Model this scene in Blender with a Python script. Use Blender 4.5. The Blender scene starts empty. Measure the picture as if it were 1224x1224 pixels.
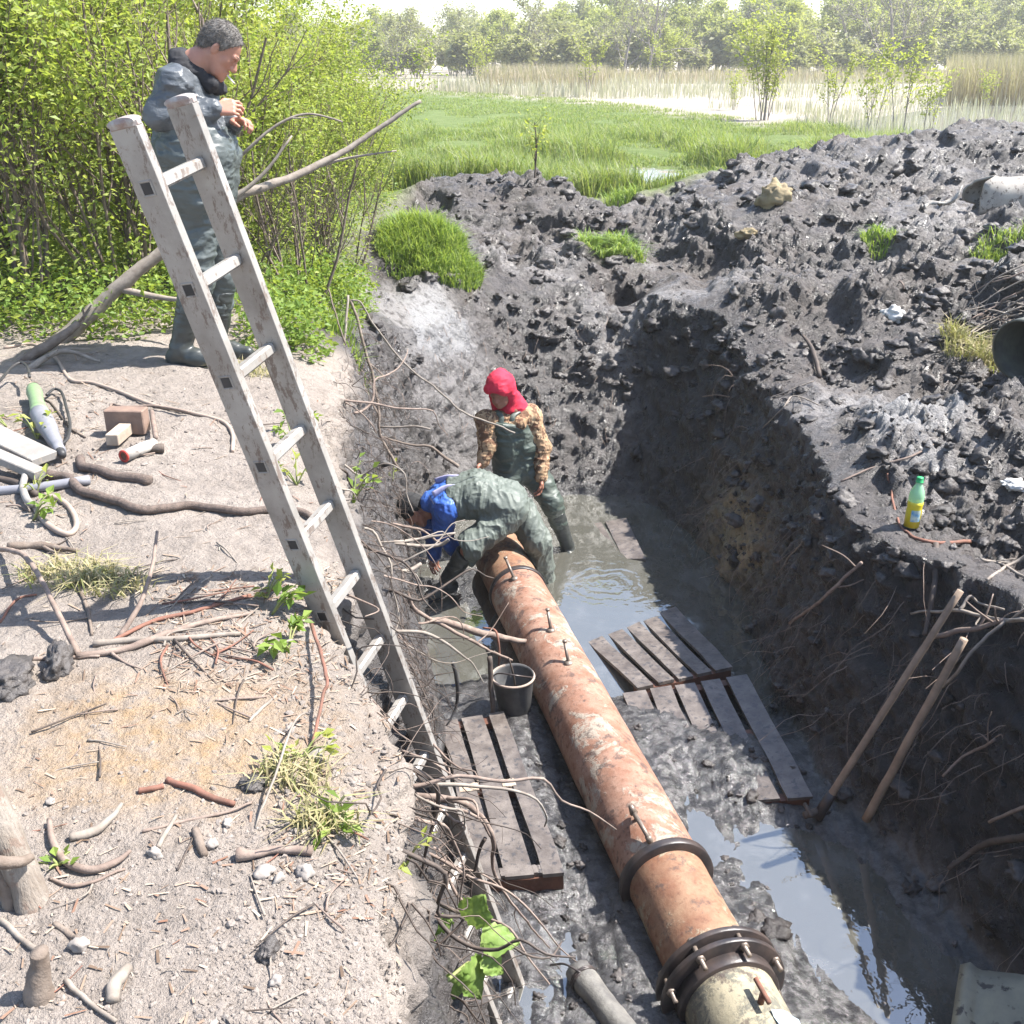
import bpy, math, random
import numpy as np
from mathutils import Vector, Matrix
from mathutils.bvhtree import BVHTree
C = bpy.context.scene.collection
R_ = math.radians
RNG = np.random.default_rng(7)
A = np.array
# ---------------------------------------------------------------- camera model (pinhole: level horizon, tilted down)
FPX, CX, CAMZ, PITCH = 1250.0, 612.0, 1.6, R_(23.6)
CP, SP = math.cos(PITCH), math.sin(PITCH)
CAMP = A([0, 0, CAMZ])
def ray(px, py):
    u = (px-CX)/FPX; v = (py-CX)/FPX
    return A([u, CP-SP*v, -SP-CP*v])
def atY(px, py, Y):
    d = ray(px, py); return CAMP + d*(Y/d[1])
def atZ(px, py, Z):
    d = ray(px, py); return CAMP + d*((Z-CAMZ)/d[2])
# ---------------------------------------------------------------- noise
def _hash(ix, iy, iz, s):
    h = (ix.astype(np.int64)*374761393 + iy.astype(np.int64)*668265263 + iz.astype(np.int64)*2147483647 + s*1274126177) & 0xffffffff
    h = ((h ^ (h >> 13))*1274126177) & 0xffffffff
    h = ((h ^ (h >> 16))*2246822519) & 0xffffffff
    return ((h ^ (h >> 15)) & 0xffff)/32767.5 - 1.0
def vn(P, s=0):
    f = np.floor(P); i = f.astype(np.int64); t = P-f; t = t*t*t*(t*(t*6-15)+10)
    x, y, z = i[..., 0], i[..., 1], i[..., 2]; tx, ty, tz = t[..., 0], t[..., 1], t[..., 2]
    def L(dz):
        a = _hash(x, y, z+dz, s)*(1-tx) + _hash(x+1, y, z+dz, s)*tx
        b = _hash(x, y+1, z+dz, s)*(1-tx) + _hash(x+1, y+1, z+dz, s)*tx
        return a*(1-ty)+b*ty
    return L(0)*(1-tz) + L(1)*tz
def fbm(P, o=4, s=0, g=.5, rid=False):
    r = 0; a = 1; Q = np.asarray(P, float); tot = 0
    for k in range(o):
        n = vn(Q, s+k)
        r = r + a*(1-2*np.abs(n) if rid else n); tot += a
        a *= g; Q = Q*2.03 + 17.3
    return r/tot
def sst(a, b, x):
    t = np.clip((x-a)/(b-a), 0, 1); return t*t*(3-2*t)
# ---------------------------------------------------------------- objects
def tag(o, label=None, cat=None, group=None, kind=None):
    if label: o['label'] = label
    if cat: o['category'] = cat
    if group: o['group'] = group
    if kind: o['kind'] = kind
    return o
def empty(name, loc, label, cat, group=None):
    o = bpy.data.objects.new(name, None); o.empty_display_size = .1; C.objects.link(o)
    o.location = tuple(loc); return tag(o, label, cat, group)
def mesh_np(name, V, F, mat, smooth=True):
    """F: (n,k) int array or a list of such arrays"""
    V = np.asarray(V, np.float32); Fs = F if isinstance(F, list) else [F]
    Fs = [np.asarray(f, np.int32) for f in Fs if len(f)]
    me = bpy.data.meshes.new(name)
    me.vertices.add(len(V)); me.vertices.foreach_set('co', V.ravel())
    nl = sum(f.size for f in Fs); npol = sum(len(f) for f in Fs)
    me.loops.add(nl); me.polygons.add(npol)
    me.loops.foreach_set('vertex_index', np.concatenate([f.ravel() for f in Fs]))
    st = []; k = 0
    for f in Fs:
        st.append(k + np.arange(len(f))*f.shape[1]); k += f.size
    me.polygons.foreach_set('loop_start', np.concatenate(st).astype(np.int32))
    me.polygons.foreach_set('use_smooth', np.full(npol, bool(smooth)))
    me.update(calc_edges=True); me.validate()
    for m in (mat if isinstance(mat, (list, tuple)) else [mat]): me.materials.append(m)
    return me
def link(name, me, parent=None, loc=(0, 0, 0)):
    o = bpy.data.objects.new(name, me); C.objects.link(o); o.location = tuple(loc)
    if parent is not None: o.parent = parent
    return o
class MB:
    """collects shapes given in world space; becomes ONE mesh object"""
    def __init__(s): s.V = []; s.F3 = []; s.F4 = []; s.n = 0
    def add(s, V, F):
        V = np.asarray(V, float).reshape(-1, 3); F = np.asarray(F, int)
        (s.F3 if F.shape[1] == 3 else s.F4).append(F+s.n); s.V.append(V); s.n += len(V); return s
    def box(s, c, size, rot=None, bev=.08):
        """box with chamfered edges; rot: 3x3 columns = axes"""
        h = A(size, float)/2; b = min(h)*bev*2
        rot = np.eye(3) if rot is None else A(rot, float)
        V = []; idx = {}
        for sx in (-1, 1):
            for sy in (-1, 1):
                for sz in (-1, 1):
                    for ax in range(3):
                        p = A([sx, sy, sz])*(h-b); p[ax] = A([sx, sy, sz])[ax]*h[ax]
                        idx[(sx, sy, sz, ax)] = len(V); V.append(p)
        q = []; t = []
        for ax in range(3):
            o1, o2 = [a for a in range(3) if a != ax]
            for sg in (-1, 1):
                loop = []
                for (a, b2) in ((-1, -1), (1, -1), (1, 1), (-1, 1)):
                    k = [0, 0, 0]; k[ax] = sg; k[o1] = a; k[o2] = b2; loop.append(idx[(*k, ax)])
                q.append(loop)
            for a in (-1, 1):
                for b2 in (-1, 1):
                    k0 = [0, 0, 0]; k0[o1] = a; k0[o2] = b2; k1 = k0[:]; k0[ax] = -1; k1[ax] = 1
                    q.append([idx[(*k0, o1)], idx[(*k1, o1)], idx[(*k1, o2)], idx[(*k0, o2)]])
        for sx in (-1, 1):
            for sy in (-1, 1):
                for sz in (-1, 1): t.append([idx[(sx, sy, sz, a)] for a in range(3)])
        W = A(V)@rot.T + A(c, float)
        n0 = s.n; s.add(W, q); s.F3.append(A(t)+n0); return s
    def tube(s, P, r, n=8, cap=True, flat=1.0, tw=None):
        P = np.asarray(P, float); m = len(P); r = np.broadcast_to(np.asarray(r, float), (m,))
        T = np.gradient(P, axis=0); T /= np.linalg.norm(T, axis=1)[:, None]+1e-9
        up = A([0, 0, 1.]) if abs(T[0][2]) < .9 else A([1., 0, 0])
        if tw is not None: up = A(tw, float)
        X = np.cross(up, T[0]); X /= np.linalg.norm(X)+1e-9
        a = np.arange(n)*2*math.pi/n; ca, sa = np.cos(a), np.sin(a); V = []
        for i in range(m):
            X = X - T[i]*X.dot(T[i]); X /= np.linalg.norm(X)+1e-9; Y = np.cross(T[i], X)
            V.append(P[i] + r[i]*(ca[:, None]*X + flat*sa[:, None]*Y))
        V = np.concatenate(V); i = np.arange(m-1)[:, None]*n; j = np.arange(n)[None]; j2 = (j+1) % n
        F = np.stack([i+j, i+j2, i+n+j2, i+n+j], -1).reshape(-1, 4)
        n0 = s.n; s.add(V, F)
        if cap:
            c = [P[0]-T[0]*r[0]*.15, P[-1]+T[-1]*r[-1]*.15]; k = s.n; s.V.append(A(c)); s.n += 2
            jj = np.arange(n); e = n0+(m-1)*n
            s.F3.append(np.stack([n0+(jj+1) % n, n0+jj, np.full(n, k)], 1)); s.F3.append(np.stack([e+jj, e+(jj+1) % n, np.full(n, k+1)], 1))
        return s
    def lathe(s, prof, c, axis=(0, 0, 1), n=32, close=False):
        """prof: list of (r, h) along axis from c"""
        ax = A(axis, float); ax /= np.linalg.norm(ax)
        X = np.cross(ax, [0, 0, 1.]) if abs(ax[2]) < .9 else np.cross(ax, [0, 1., 0]); X /= np.linalg.norm(X); Y = np.cross(ax, X)
        a = np.arange(n)*2*math.pi/n
        ring = np.cos(a)[:, None]*X + np.sin(a)[:, None]*Y
        V = np.concatenate([A(c)+ax*h+ring*r for r, h in prof]); m = len(prof)
        i = np.arange(m if close else m-1)[:, None]*n; j = np.arange(n)[None]; j2 = (j+1) % n; i2 = (i+n) % (m*n)
        s.add(V, np.stack([i+j, i+j2, i2+j2, i2+j], -1).reshape(-1, 4)); return s
    def arr(s): return np.concatenate(s.V)
    def build(s, name, mat, parent=None, smooth=True, rough=0, rs=20):
        V = s.arr()
        if rough: V = V + rough*np.stack([fbm(V*rs, 3, k) for k in (1, 5, 9)], -1)
        F = []
        if s.F3: F.append(np.concatenate(s.F3))
        if s.F4: F.append(np.concatenate(s.F4))
        if parent is not None:
            o = A(wloc(parent)); me = mesh_np(name, V-o, F, mat, smooth); return link(name, me, parent)
        o = A([*(V.min(0)+V.max(0))[:2]/2, V[:, 2].min()]); me = mesh_np(name, V-o, F, mat, smooth); return link(name, me, None, o)
def wloc(o):
    v = Vector(o.location)
    while o.parent: o = o.parent; v = v+Vector(o.location)
    return tuple(v)
def spline(P, n=6):
    P = np.asarray(P, float)
    if len(P) < 3: return np.linspace(P[0], P[-1], n+1)
    E = np.vstack([2*P[0]-P[1], P, 2*P[-1]-P[-2]]); out = []
    for i in range(1, len(E)-2):
        t = np.linspace(0, 1, n, endpoint=False)[:, None]; a, b, c, d = E[i-1], E[i], E[i+1], E[i+2]
        out.append(.5*(2*b + (c-a)*t + (2*a-5*b+4*c-d)*t**2 + (3*b-a-3*c+d)*t**3))
    return np.vstack(out+[P[-1:]])
def children(o): return [c for c in bpy.data.objects if c.parent == o]
def copy_tree(o, parent=None, kids=None):
    kids = kids if kids is not None else {}
    c = o.copy(); C.objects.link(c); c.parent = parent
    for ch in (kids[o.name] if o.name in kids else list(o.children)): copy_tree(ch, c, kids)
    return c
# ---------------------------------------------------------------- materials
class NT:
    def __init__(s, name):
        s.m = bpy.data.materials.new(name); s.m.use_nodes = True; s.t = s.m.node_tree; s.t.nodes.clear()
        s.out = s.t.nodes.new('ShaderNodeOutputMaterial'); s._co = None
    def n(s, ty, **kw):
        o = s.t.nodes.new(ty)
        for k, v in kw.items(): setattr(o, k, v)
        return o
    def setin(s, sock, v):
        if v is None: return
        if isinstance(v, bpy.types.NodeSocket): s.t.links.new(v, sock)
        elif isinstance(v, (tuple, list)) and len(v) == 3 and sock.type == 'RGBA': sock.default_value = (*v, 1)
        elif isinstance(v, (int, float)) and sock.type == 'RGBA': sock.default_value = (v, v, v, 1)
        else: sock.default_value = v
    def co(s):
        if s._co is None: s._co = s.n('ShaderNodeTexCoord').outputs['Object']
        return s._co
    def map(s, scale=(1, 1, 1), rot=(0, 0, 0)):
        o = s.n('ShaderNodeMapping'); s.setin(o.inputs[0], s.co()); o.inputs['Scale'].default_value = scale; o.inputs['Rotation'].default_value = rot; return o.outputs[0]
    def noise(s, scale, det=4, rough=.55, vec=None, dist=0):
        o = s.n('ShaderNodeTexNoise'); s.setin(o.inputs['Vector'], vec or s.co()); o.inputs['Scale'].default_value = scale; o.inputs['Detail'].default_value = det
        o.inputs['Roughness'].default_value = rough; o.inputs['Distortion'].default_value = dist; return o.outputs[0]
    def vor(s, scale, vec=None, feat='F1', out=0):
        o = s.n('ShaderNodeTexVoronoi', feature=feat); s.setin(o.inputs['Vector'], vec or s.co()); o.inputs['Scale'].default_value = scale; return o.outputs[out]
    def ramp(s, f, stops):
        o = s.n('ShaderNodeValToRGB'); e = o.color_ramp.elements
        while len(e) < len(stops): e.new(.5)
        for k, (p, c) in enumerate(stops):
            e[k].position = p; e[k].color = (*c, 1) if isinstance(c, (tuple, list)) else (c, c, c, 1)
        s.setin(o.inputs[0], f); return o.outputs[0]
    def mix(s, f, a, b, mode='MIX'):
        o = s.n('ShaderNodeMix', data_type='RGBA', blend_type=mode); s.setin(o.inputs[0], f); s.setin(o.inputs[6], a); s.setin(o.inputs[7], b); return o.outputs[2]
    def math(s, op, a, b=None, clamp=False):
        o = s.n('ShaderNodeMath', operation=op, use_clamp=clamp); s.setin(o.inputs[0], a); s.setin(o.inputs[1], b); return o.outputs[0]
    def attr(s, name, out='Fac'): return s.n('ShaderNodeAttribute', attribute_name=name).outputs[out]
    def sep(s, c):
        o = s.n('ShaderNodeSeparateColor'); s.setin(o.inputs[0], c); return o.outputs
    def island(s): return s.n('ShaderNodeNewGeometry').outputs['Random Per Island']
    def objrand(s): return s.n('ShaderNodeObjectInfo').outputs['Random']
    def bump(s, h, strength=.5, dist=.02, norm=None):
        o = s.n('ShaderNodeBump'); o.inputs['Strength'].default_value = strength; o.inputs['Distance'].default_value = dist
        s.setin(o.inputs['Height'], h); s.setin(o.inputs['Normal'], norm); return o.outputs[0]
    def bsdf(s, col, rough=.8, norm=None, spec=.5, metal=0, trans=0, ior=1.45, link=True, **kw):
        o = s.n('ShaderNodeBsdfPrincipled'); s.setin(o.inputs['Base Color'], col); s.setin(o.inputs['Roughness'], rough); s.setin(o.inputs['Normal'], norm)
        s.setin(o.inputs['Specular IOR Level'], spec); s.setin(o.inputs['Metallic'], metal); s.setin(o.inputs['Transmission Weight'], trans); o.inputs['IOR'].default_value = ior
        for k, v in kw.items(): s.setin(o.inputs[k.replace('_', ' ')], v)
        if link: s.t.links.new(o.outputs[0], s.out.inputs[0])
        return o.outputs[0]
def leafmat(name, cols, trans=.45, rough=.5, spec=.3):
    t = NT(name); r = t.island()
    c = t.ramp(r, [(k/(len(cols)-1), cc) for k, cc in enumerate(cols)])
    c = t.mix(t.math('MULTIPLY', t.objrand(), .22), c, (.16, .17, .03))
    p = t.bsdf(c, rough, spec=spec, link=False)
    tr = t.n('ShaderNodeBsdfTranslucent'); t.setin(tr.inputs[0], t.mix(.5, c, (.36, .42, .03)))
    m = t.n('ShaderNodeMixShader'); m.inputs[0].default_value = trans; t.t.links.new(p, m.inputs[1]); t.t.links.new(tr.outputs[0], m.inputs[2]); t.t.links.new(m.outputs[0], t.out.inputs[0])
    return t.m
def simple(name, c1, c2, rough=.8, scale=8, bs=.3, bd=.01, stretch=(1, 1, 1), spec=.4, spots=None, metal=0):
    t = NT(name); v = t.map(stretch)
    f = t.ramp(t.noise(scale, 5, .6, v), [(.35, 0), (.65, 1)])
    c = t.mix(f, c1, c2)
    if spots: c = t.mix(t.ramp(t.noise(scale*3.1, 4, .6), [(.56, 0), (.63, 1)]), c, spots)
    t.bsdf(c, rough, t.bump(t.noise(scale*4, 5, .65, v), bs, bd), spec, metal)
    return t.m
# ================================================================ TERRAIN
FOOT = A([(-.05,1.3),(-.1,3.2),(-.3,4.2),(-.45,5.4),(-.62,6.4),(-.78,7.3),(-.75,8.2),(-.3,8.75),(.3,9.0),(1.0,9.0),(1.35,8.6),(1.55,7.8),(1.72,6.7),(1.62,5.6),(1.75,4.75),(1.98,4.1),(2.2,3.5),(2.35,2.5),(2.0,1.4),(1,1.0),(.2,1.0)])
RIM = A([(-.22,1.36),(-.32,2.1),(-.46,2.55),(-.66,3.1),(-.8,4.2),(-1.03,5.5),(-1.12,6.8),(-1.08,8.0),(-.85,9.0),(-.35,10.1),(.5,10.7),(1.3,10.4),(1.95,9.3),(2.06,8.0),(2.05,6.5),(2.0,5.6),(2.3,4.95),(2.6,3.9),(2.85,2.5),(2.5,1.2),(1.2,.5),(.2,.55),(-.12,.9)])
UC = A([(-6,0,0),(-3,2,.02),(-1.5,1.5,.0),(-.5,1,0),(-.45,2.2,-.02),(-1.2,3,.02),(-3,4,.03),(-1.5,5.5,.02),(-.75,3.6,-.03),(-1.0,4.8,-.02),(-4,6,.05),(-1.3,7,-.1),(-3,8,.03),(-2.5,10,-.05),(-1.3,8.5,-.25),
 (-1.0,10.1,-.12),(-.6,10.3,-.15),(-.75,8.9,-.6),(-.3,9.9,-.58),(-.2,10.5,-.42),(.5,10.7,-.46),(.1,10.9,-.42),(.5,11.8,-.38),(1,11.2,-.40),(1.25,11.1,-.55),(1.35,10.4,-.5),(1.2,12.5,-.3),(-.2,12.7,-.28),(.5,12.7,-.38),(-.6,13.6,.16),(.5,13.7,.14),(-.1,13.5,.13),(-1.5,13.6,.0),(1.3,14,-.28),(2.0,13.8,-.22),
 (1.95,8.3,-.78),(1.95,6.3,-.8),(1.9,5.5,-.88),(2.4,5,-.85),(2.3,5.6,-.87),(2.7,3.8,-.7),(2.9,2.5,-.5),(3,1,-.2),(3.8,7.8,-.62),(3,6.5,-.72),(2.8,9.5,-.3),(3.4,11.5,.08),(4.6,10,-.02),(4.4,8.7,-.12),(5.6,9,-.05),(6,13.6,-.05),(3.9,14.7,.35),(6.5,16,.62),(8.5,15,.55),(2.6,12.5,.02),(5,15.5,.42),(2.7,15.6,.05),(4.5,5,-.5),(5,7,-.4),(7,6,-.3),
 (1,.2,0),(0,-1,0),(-1.5,16,-.35),(0,16,-.35),(1.6,16.3,-.35),(3,18,-.38),(5,19,-.35),(8,20,-.3),(12,18,-.2),(-4,16,-.25),(-8,16,-.2),(-8,8,.05),(12,8,-.2),(12,2,-.2),(5,1,-.2)])
def _rbf(Cn):
    n = len(Cn); D = np.sqrt(((Cn[:, None, :2]-Cn[None, :, :2])**2).sum(-1)+.06)
    M = np.zeros((n+3, n+3)); M[:n, :n] = D - np.eye(n)*.02; Pm = np.c_[np.ones(n), Cn[:, :2]]; M[:n, n:] = Pm; M[n:, :n] = Pm.T
    return np.linalg.solve(M, np.r_[Cn[:, 2], 0, 0, 0])
_W = _rbf(UC)
def Usurf(x, y):
    s = x.shape; x = x.ravel(); y = y.ravel(); o = np.empty(len(x))
    for a in range(0, len(x), 60000):
        X = x[a:a+60000]; Y = y[a:a+60000]
        D = np.sqrt((X[:, None]-UC[None, :, 0])**2+(Y[:, None]-UC[None, :, 1])**2+.06)
        o[a:a+60000] = D@_W[:-3] + _W[-3]+_W[-2]*X+_W[-1]*Y
    far = sst(17, 21, y)
    far = np.maximum(far, sst(10, 14, np.abs(x))); far = np.maximum(far, sst(0, 3, -y))
    base = np.where(y > 12, -.38, 0)
    o = o*(1-far) + base*far
    return o.reshape(s)
def pdist(x, y, poly):
    d = np.full(x.shape, 1e9); ins = np.zeros(x.shape, bool); n = len(poly)
    for i in range(n):
        a = poly[i]; b = poly[(i+1) % n]; ab = b-a
        t = np.clip(((x-a[0])*ab[0]+(y-a[1])*ab[1])/(ab@ab), 0, 1)
        d = np.minimum(d, (x-a[0]-t*ab[0])**2+(y-a[1]-t*ab[1])**2)
        c = ((a[1] > y) != (b[1] > y)) & (x < (b[0]-a[0])*(y-a[1])/(b[1]-a[1]+1e-12)+a[0]); ins ^= c
    return np.sqrt(d), ins
WATER_Z = -2.2
def floorz(x, y):
    z = -2.10 - .24*sst(5.3, 6.5, y + .35*(x-.6)) - .085*sst(4.4, 3.4, y)*sst(.55, .2, x)
    z = z - .12*np.exp(-((x-1.38)**2/.1+(y-4.25)**2/.22)) - .13*np.exp(-((x-1.95)**2/.12+(y-3.3)**2/.3)) - .10*np.exp(-((x-1.5)**2/.05+(y-3.6)**2/.3)) - .09*np.exp(-((x-1.0)**2/.03+(y-4.5)**2/.4)) - .1*np.exp(-((x-1.75)**2/.04+(y-4.0)**2/.2)) - .10*np.exp(-((x-.42)**2/.09+(y-4.9)**2/1.2))
    z = z - .16*np.exp(-((x+.45)**2/.1+(y-6.6)**2/.8))
    return z
def Hbase(x, y, full=False):
    x = np.asarray(x, float); y = np.asarray(y, float)
    U = Usurf(x, y)
    w = .09*np.stack([fbm(np.stack([x*1.7, y*1.7, 0*x], -1), 3, k) for k in (3, 8)], 0)
    dF, iF = pdist(x+w[0], y+w[1], FOOT); dT, iT = pdist(x+w[0], y+w[1], RIM)
    s = np.where(iF, 0, np.where(iT, dF/(dF+dT+1e-6), 1))
    rgt = sst(.7, 1.4, x); p = (1-(1-s)**1.3)*(1-rgt)+s**1.25*rgt
    zf = floorz(x, y)
    z = zf + (U-zf)*p
    # soften the top lip
    lip = np.exp(-dT/.07)*.035*np.where(iT, sst(.0, .5, s), 1)
    z = z - lip
    z = z - .30*np.exp(-((x-1.12)**2/.10+(y-10.75)**2/.12)) - .16*np.exp(-((x-2.3)**2/.25+(y-11.0)**2/.2)) + .12*np.exp(-((x-1.15)**2/.2+(y-11.3)**2/.06))
    if full: return z, s, dF, dT, iF, iT
    return z
def build_ground():
    ys = [-40.]
    while ys[-1] < -3: ys.append(ys[-1]*.86)
    ys += list(np.arange(-2.4, .8, .12)) + list(np.arange(.8, 13.0, .0195)) + list(np.arange(13.0, 18.5, .034))
    st = .05
    while ys[-1] < 4000: ys.append(ys[-1]+st); st *= 1.035
    ys = A(ys); NC = 640; t = np.linspace(-1, 1, 1600)
    half = 5.0 + .95*np.abs(ys)
    Xf = half[:, None]*(np.sign(t)*np.abs(t)**1.6)[None]; Yf = np.repeat(ys[:, None], len(t), 1)
    Zf = np.empty_like(Xf)
    near = (ys > -4) & (ys < 24)
    Zf[near] = Hbase(Xf[near], Yf[near]); Zf[~near] = np.where(Yf[~near] > 12, -.38, 0)
    dx = np.diff(Xf, axis=1); dz = np.diff(Zf, axis=1); dn = np.sqrt(dx**2+(1.1*dz)**2)
    xm = (Xf[:, 1:]+Xf[:, :-1])/2
    dens = np.where(np.abs(xm) < .56*np.abs(Yf[:, 1:])+.9, 1, .10)*dn
    k = np.exp(-np.linspace(-2, 2, 41)**2); k /= k.sum()         # smooth the sampling so that neighbouring rows stay aligned
    cum = np.c_[np.zeros(len(ys)), np.cumsum(dens, 1)]; cum /= cum[:, -1:]
    q = np.linspace(0, 1, NC); X = np.stack([np.interp(q, cum[i], Xf[i]) for i in range(len(ys))])
    Xp = np.pad(X, ((20, 20), (0, 0)), mode='edge'); Xs = sum(k[j]*Xp[j:j+len(ys)] for j in range(41))
    use = (ys > 1) & (ys < 18); X[use] = Xs[use]
    Y = np.repeat(ys[:, None], NC, 1)
    Z = np.where(Y > 12, -.38, 0.)*1.0; m = dict()
    rows = near; z, s, dF, dT, iF, iT = Hbase(X[rows], Y[rows], True); Z[rows] = z
    Z = Z - .16*np.minimum(1, np.exp(-((X+2.1)/.8)**2-((Y-19.8)/.9)**2) + np.exp(-((X-1.95)/1.2)**2-((Y-19.6)/2.0)**2))
    P = np.stack([X, Y, Z], -1)
    du = np.gradient(P, axis=1); dv = np.gradient(P, axis=0); N = np.cross(du, dv); N /= np.linalg.norm(N, axis=-1, keepdims=True)+1e-9
    Pn = P[rows]; Nn = N[rows]; x, y = X[rows], Y[rows]
    big = fbm(Pn*.9, 3, 60)
    left = sst(.16, .02, x-np.interp(y, RIM[:9, 1], RIM[:9, 0]) + .10*fbm(Pn*3, 3, 33)) * sst(6.9, 6.1, y+.8*big)  # pale dry bank
    left = np.where((y < 1.4) & ~iT & (x < 1.6), 1, left); left = left*np.where(iT & (s < .9), sst(.70, .93, s), 1)
    spoil = sst(-.2, .35, np.interp(y, [-5, 2, 9, 10, 13, 14.2], [3.2, 2.2, -1.3, -1.6, -1.6, -1.2])*-1 + x + .25*big) * sst(15.8+0*x, 14.9+0*x, y - np.interp(x, [-2, 1, 2.2, 3.5, 5, 7, 9], [-.7, -.6, -.3, .6, 1.6, 2.6, 3]) + .4*big)
    mud = np.maximum(np.where(iT, 1., 0), spoil*(1-left)); mud = np.maximum(mud*(1-left), np.where(iT, 1-left, 0)); mud = np.maximum(mud, sst(.6, .1, dT)*(1-left))
    wall = np.where(iT, sst(.04, .2, s), 0)
    floor_ = np.where(iF, 1, np.where(iT, sst(.2, .02, s), 0))
    heap = spoil*np.where(iT, 0, sst(.0, .5, dT))
    # relief
    cl = fbm(Pn*3.2, 5, 11, .55); clr = fbm(Pn*7.5, 4, 21, .6, True); f2 = fbm(Pn*24, 4, 41, .6)
    bl = np.abs(fbm(Pn*5.5, 4, 71, .55))*2
    wv = 1-np.abs(fbm(Pn*11, 4, 101, .6))*2.6; crk = np.clip(fbm(Pn*A([5, 5, 9.]), 4, 131, .62), -.5, .5)
    lump = np.tanh(np.maximum(0, fbm(Pn*7, 3, 151, .5)-.02)*6)*.35
    rz = .35+.9*sst(-.25, .25, fbm(Pn*1.5, 3, 181)); vs = sst(10.5, 7, y); shelfm = 1-.75*np.exp(-((x+.45)/.62)**2-((y-9.25)/.62)**2)
    d = shelfm*heap*(.17*fbm(Pn*1.2, 3, 161) + .07*np.tanh(7*fbm(Pn*1.9, 3, 171)) + .06*cl + rz*(.06*(bl-.35) + .05*f2 + .045*clr + .12*lump) - .02*np.maximum(0, wv-.55))
    d = d + wall*((.075*cl + .04*(bl-.3))*(.45+.55*sst(-.5, .4, x)) + .035*f2 + .05*crk + .09*lump*(1-vs*.4))
    d = d + floor_*(1-wall)*(.022*cl + .010*(bl-.3) + .008*f2 + .012*lump)
    bank = (1-mud)
    tuss = sst(14.5, 17, y)
    d = d + bank*(1-tuss)*(.018*cl + .010*f2 + .012*clr*sst(.2, .6, fbm(Pn*1.3, 3, 90)+.3)) + bank*tuss*(.10*cl)
    tracks = np.abs(fbm(np.stack([x*9, y*1.6, 0*x], -1), 3, 55))
    d = d - floor_*.015*sst(.12, .02, tracks)
    Pn = Pn + Nn*d[..., None]
    P[rows] = Pn
    att = np.zeros((*X.shape, 4)); att2 = np.zeros((*X.shape, 4)); att[..., 3] = 1; att2[..., 3] = 1
    att[rows, :, 0] = mud
    yl = np.interp(X/np.maximum(Y, 1), [-.3, -.1, 0, .07, .17, .31, .38, .45], [80, 70, 60, 52, 40, 30, 24, 20])
    green = sst(12.5, 15.5, Y + np.where(X < -1.2, 6, 0)*sst(5.2, 7, Y))*sst(1.0, .85, Y/yl)
    pool = np.exp(-((X+2.1)/.9)**2-((Y-19.8)/1.0)**2) + np.exp(-((X-1.95)/1.2)**2-((Y-19.6)/2.0)**2)*1.3
    green = green*(1-sst(.35, .6, pool)); att[..., 1] = green*(1-att[..., 0])
    wet = np.zeros(X.shape); wet[rows] = np.clip(floor_*1.0 + .30*wall, 0, 1); att[..., 2] = np.maximum(wet, .6*sst(.35, .6, pool))
    sand = np.exp(-((X+.86)/.42)**4-((Y-2.22)/.30)**4)*(1-att[..., 0])
    straw = sst(.92, 1.05, Y/yl)*sst(19, 24, Y)
    clay = 1.3*np.exp(-((X-1.75)/.40)**2-((Y-7.5)/.55)**2-((P[..., 2]+1.85)/.36)**2)
    pale = np.zeros(X.shape)   # drying crust on the gentler mud
    pale[rows] = sst(.22, .75, big+.55*fbm(Pn*2.2, 3, 14)+np.exp(-((x+.5)/.7)**2-((y-9.2)/.8)**2)*1.1+np.exp(-((x-2.6)/.6)**2-((y-6.6)/1.1)**2)*.7+np.exp(-((x-.9)/.8)**2-((y-10.3)/.6)**2)*.8)
    shelf = np.exp(-((x+.45)/.62)**2-((y-9.25)/.62)**2) + .6*np.exp(-((x-.95)/.5)**2-((y-10.25)/.3)**2) + .8*np.exp(-((x-2.75)/.55)**2-((y-6.7)/.8)**2)
    pale[rows] = pale[rows] + np.clip(sst(.25, .75, shelf*sst(.62, .92, s)+.35*fbm(Pn*4, 3, 19)), 0, 1)
    att2[..., 0] = sand; att2[..., 1] = straw; att2[..., 2] = clay; att2[..., 3] = 0; att2[rows, :, 3] = np.where(iT, sst(.02, .15, s)*sst(1.0, .93, s), 0)*sst(1.1, 1.5, x)  # alpha: right-wall mask for the shade painted into the soil colour
    att[..., 3] = pale
    nr = len(ys); i = np.arange(nr-1)[:, None]*NC; j = np.arange(NC-1)[None]
    F = np.stack([i+j, i+j+1, i+NC+j+1, i+NC+j], -1).reshape(-1, 4)
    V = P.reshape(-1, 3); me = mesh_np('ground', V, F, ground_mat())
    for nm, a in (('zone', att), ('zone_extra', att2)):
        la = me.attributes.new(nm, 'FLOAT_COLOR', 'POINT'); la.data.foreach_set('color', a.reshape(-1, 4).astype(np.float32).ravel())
    o = link('ground', me); o['kind'] = 'structure'
    keep = (Y.reshape(-1)[F] < 60).all(1) & (Y.reshape(-1)[F] > -3).all(1)
    bv = BVHTree.FromPolygons(V.tolist(), F[keep].tolist())
    return o, bv
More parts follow.
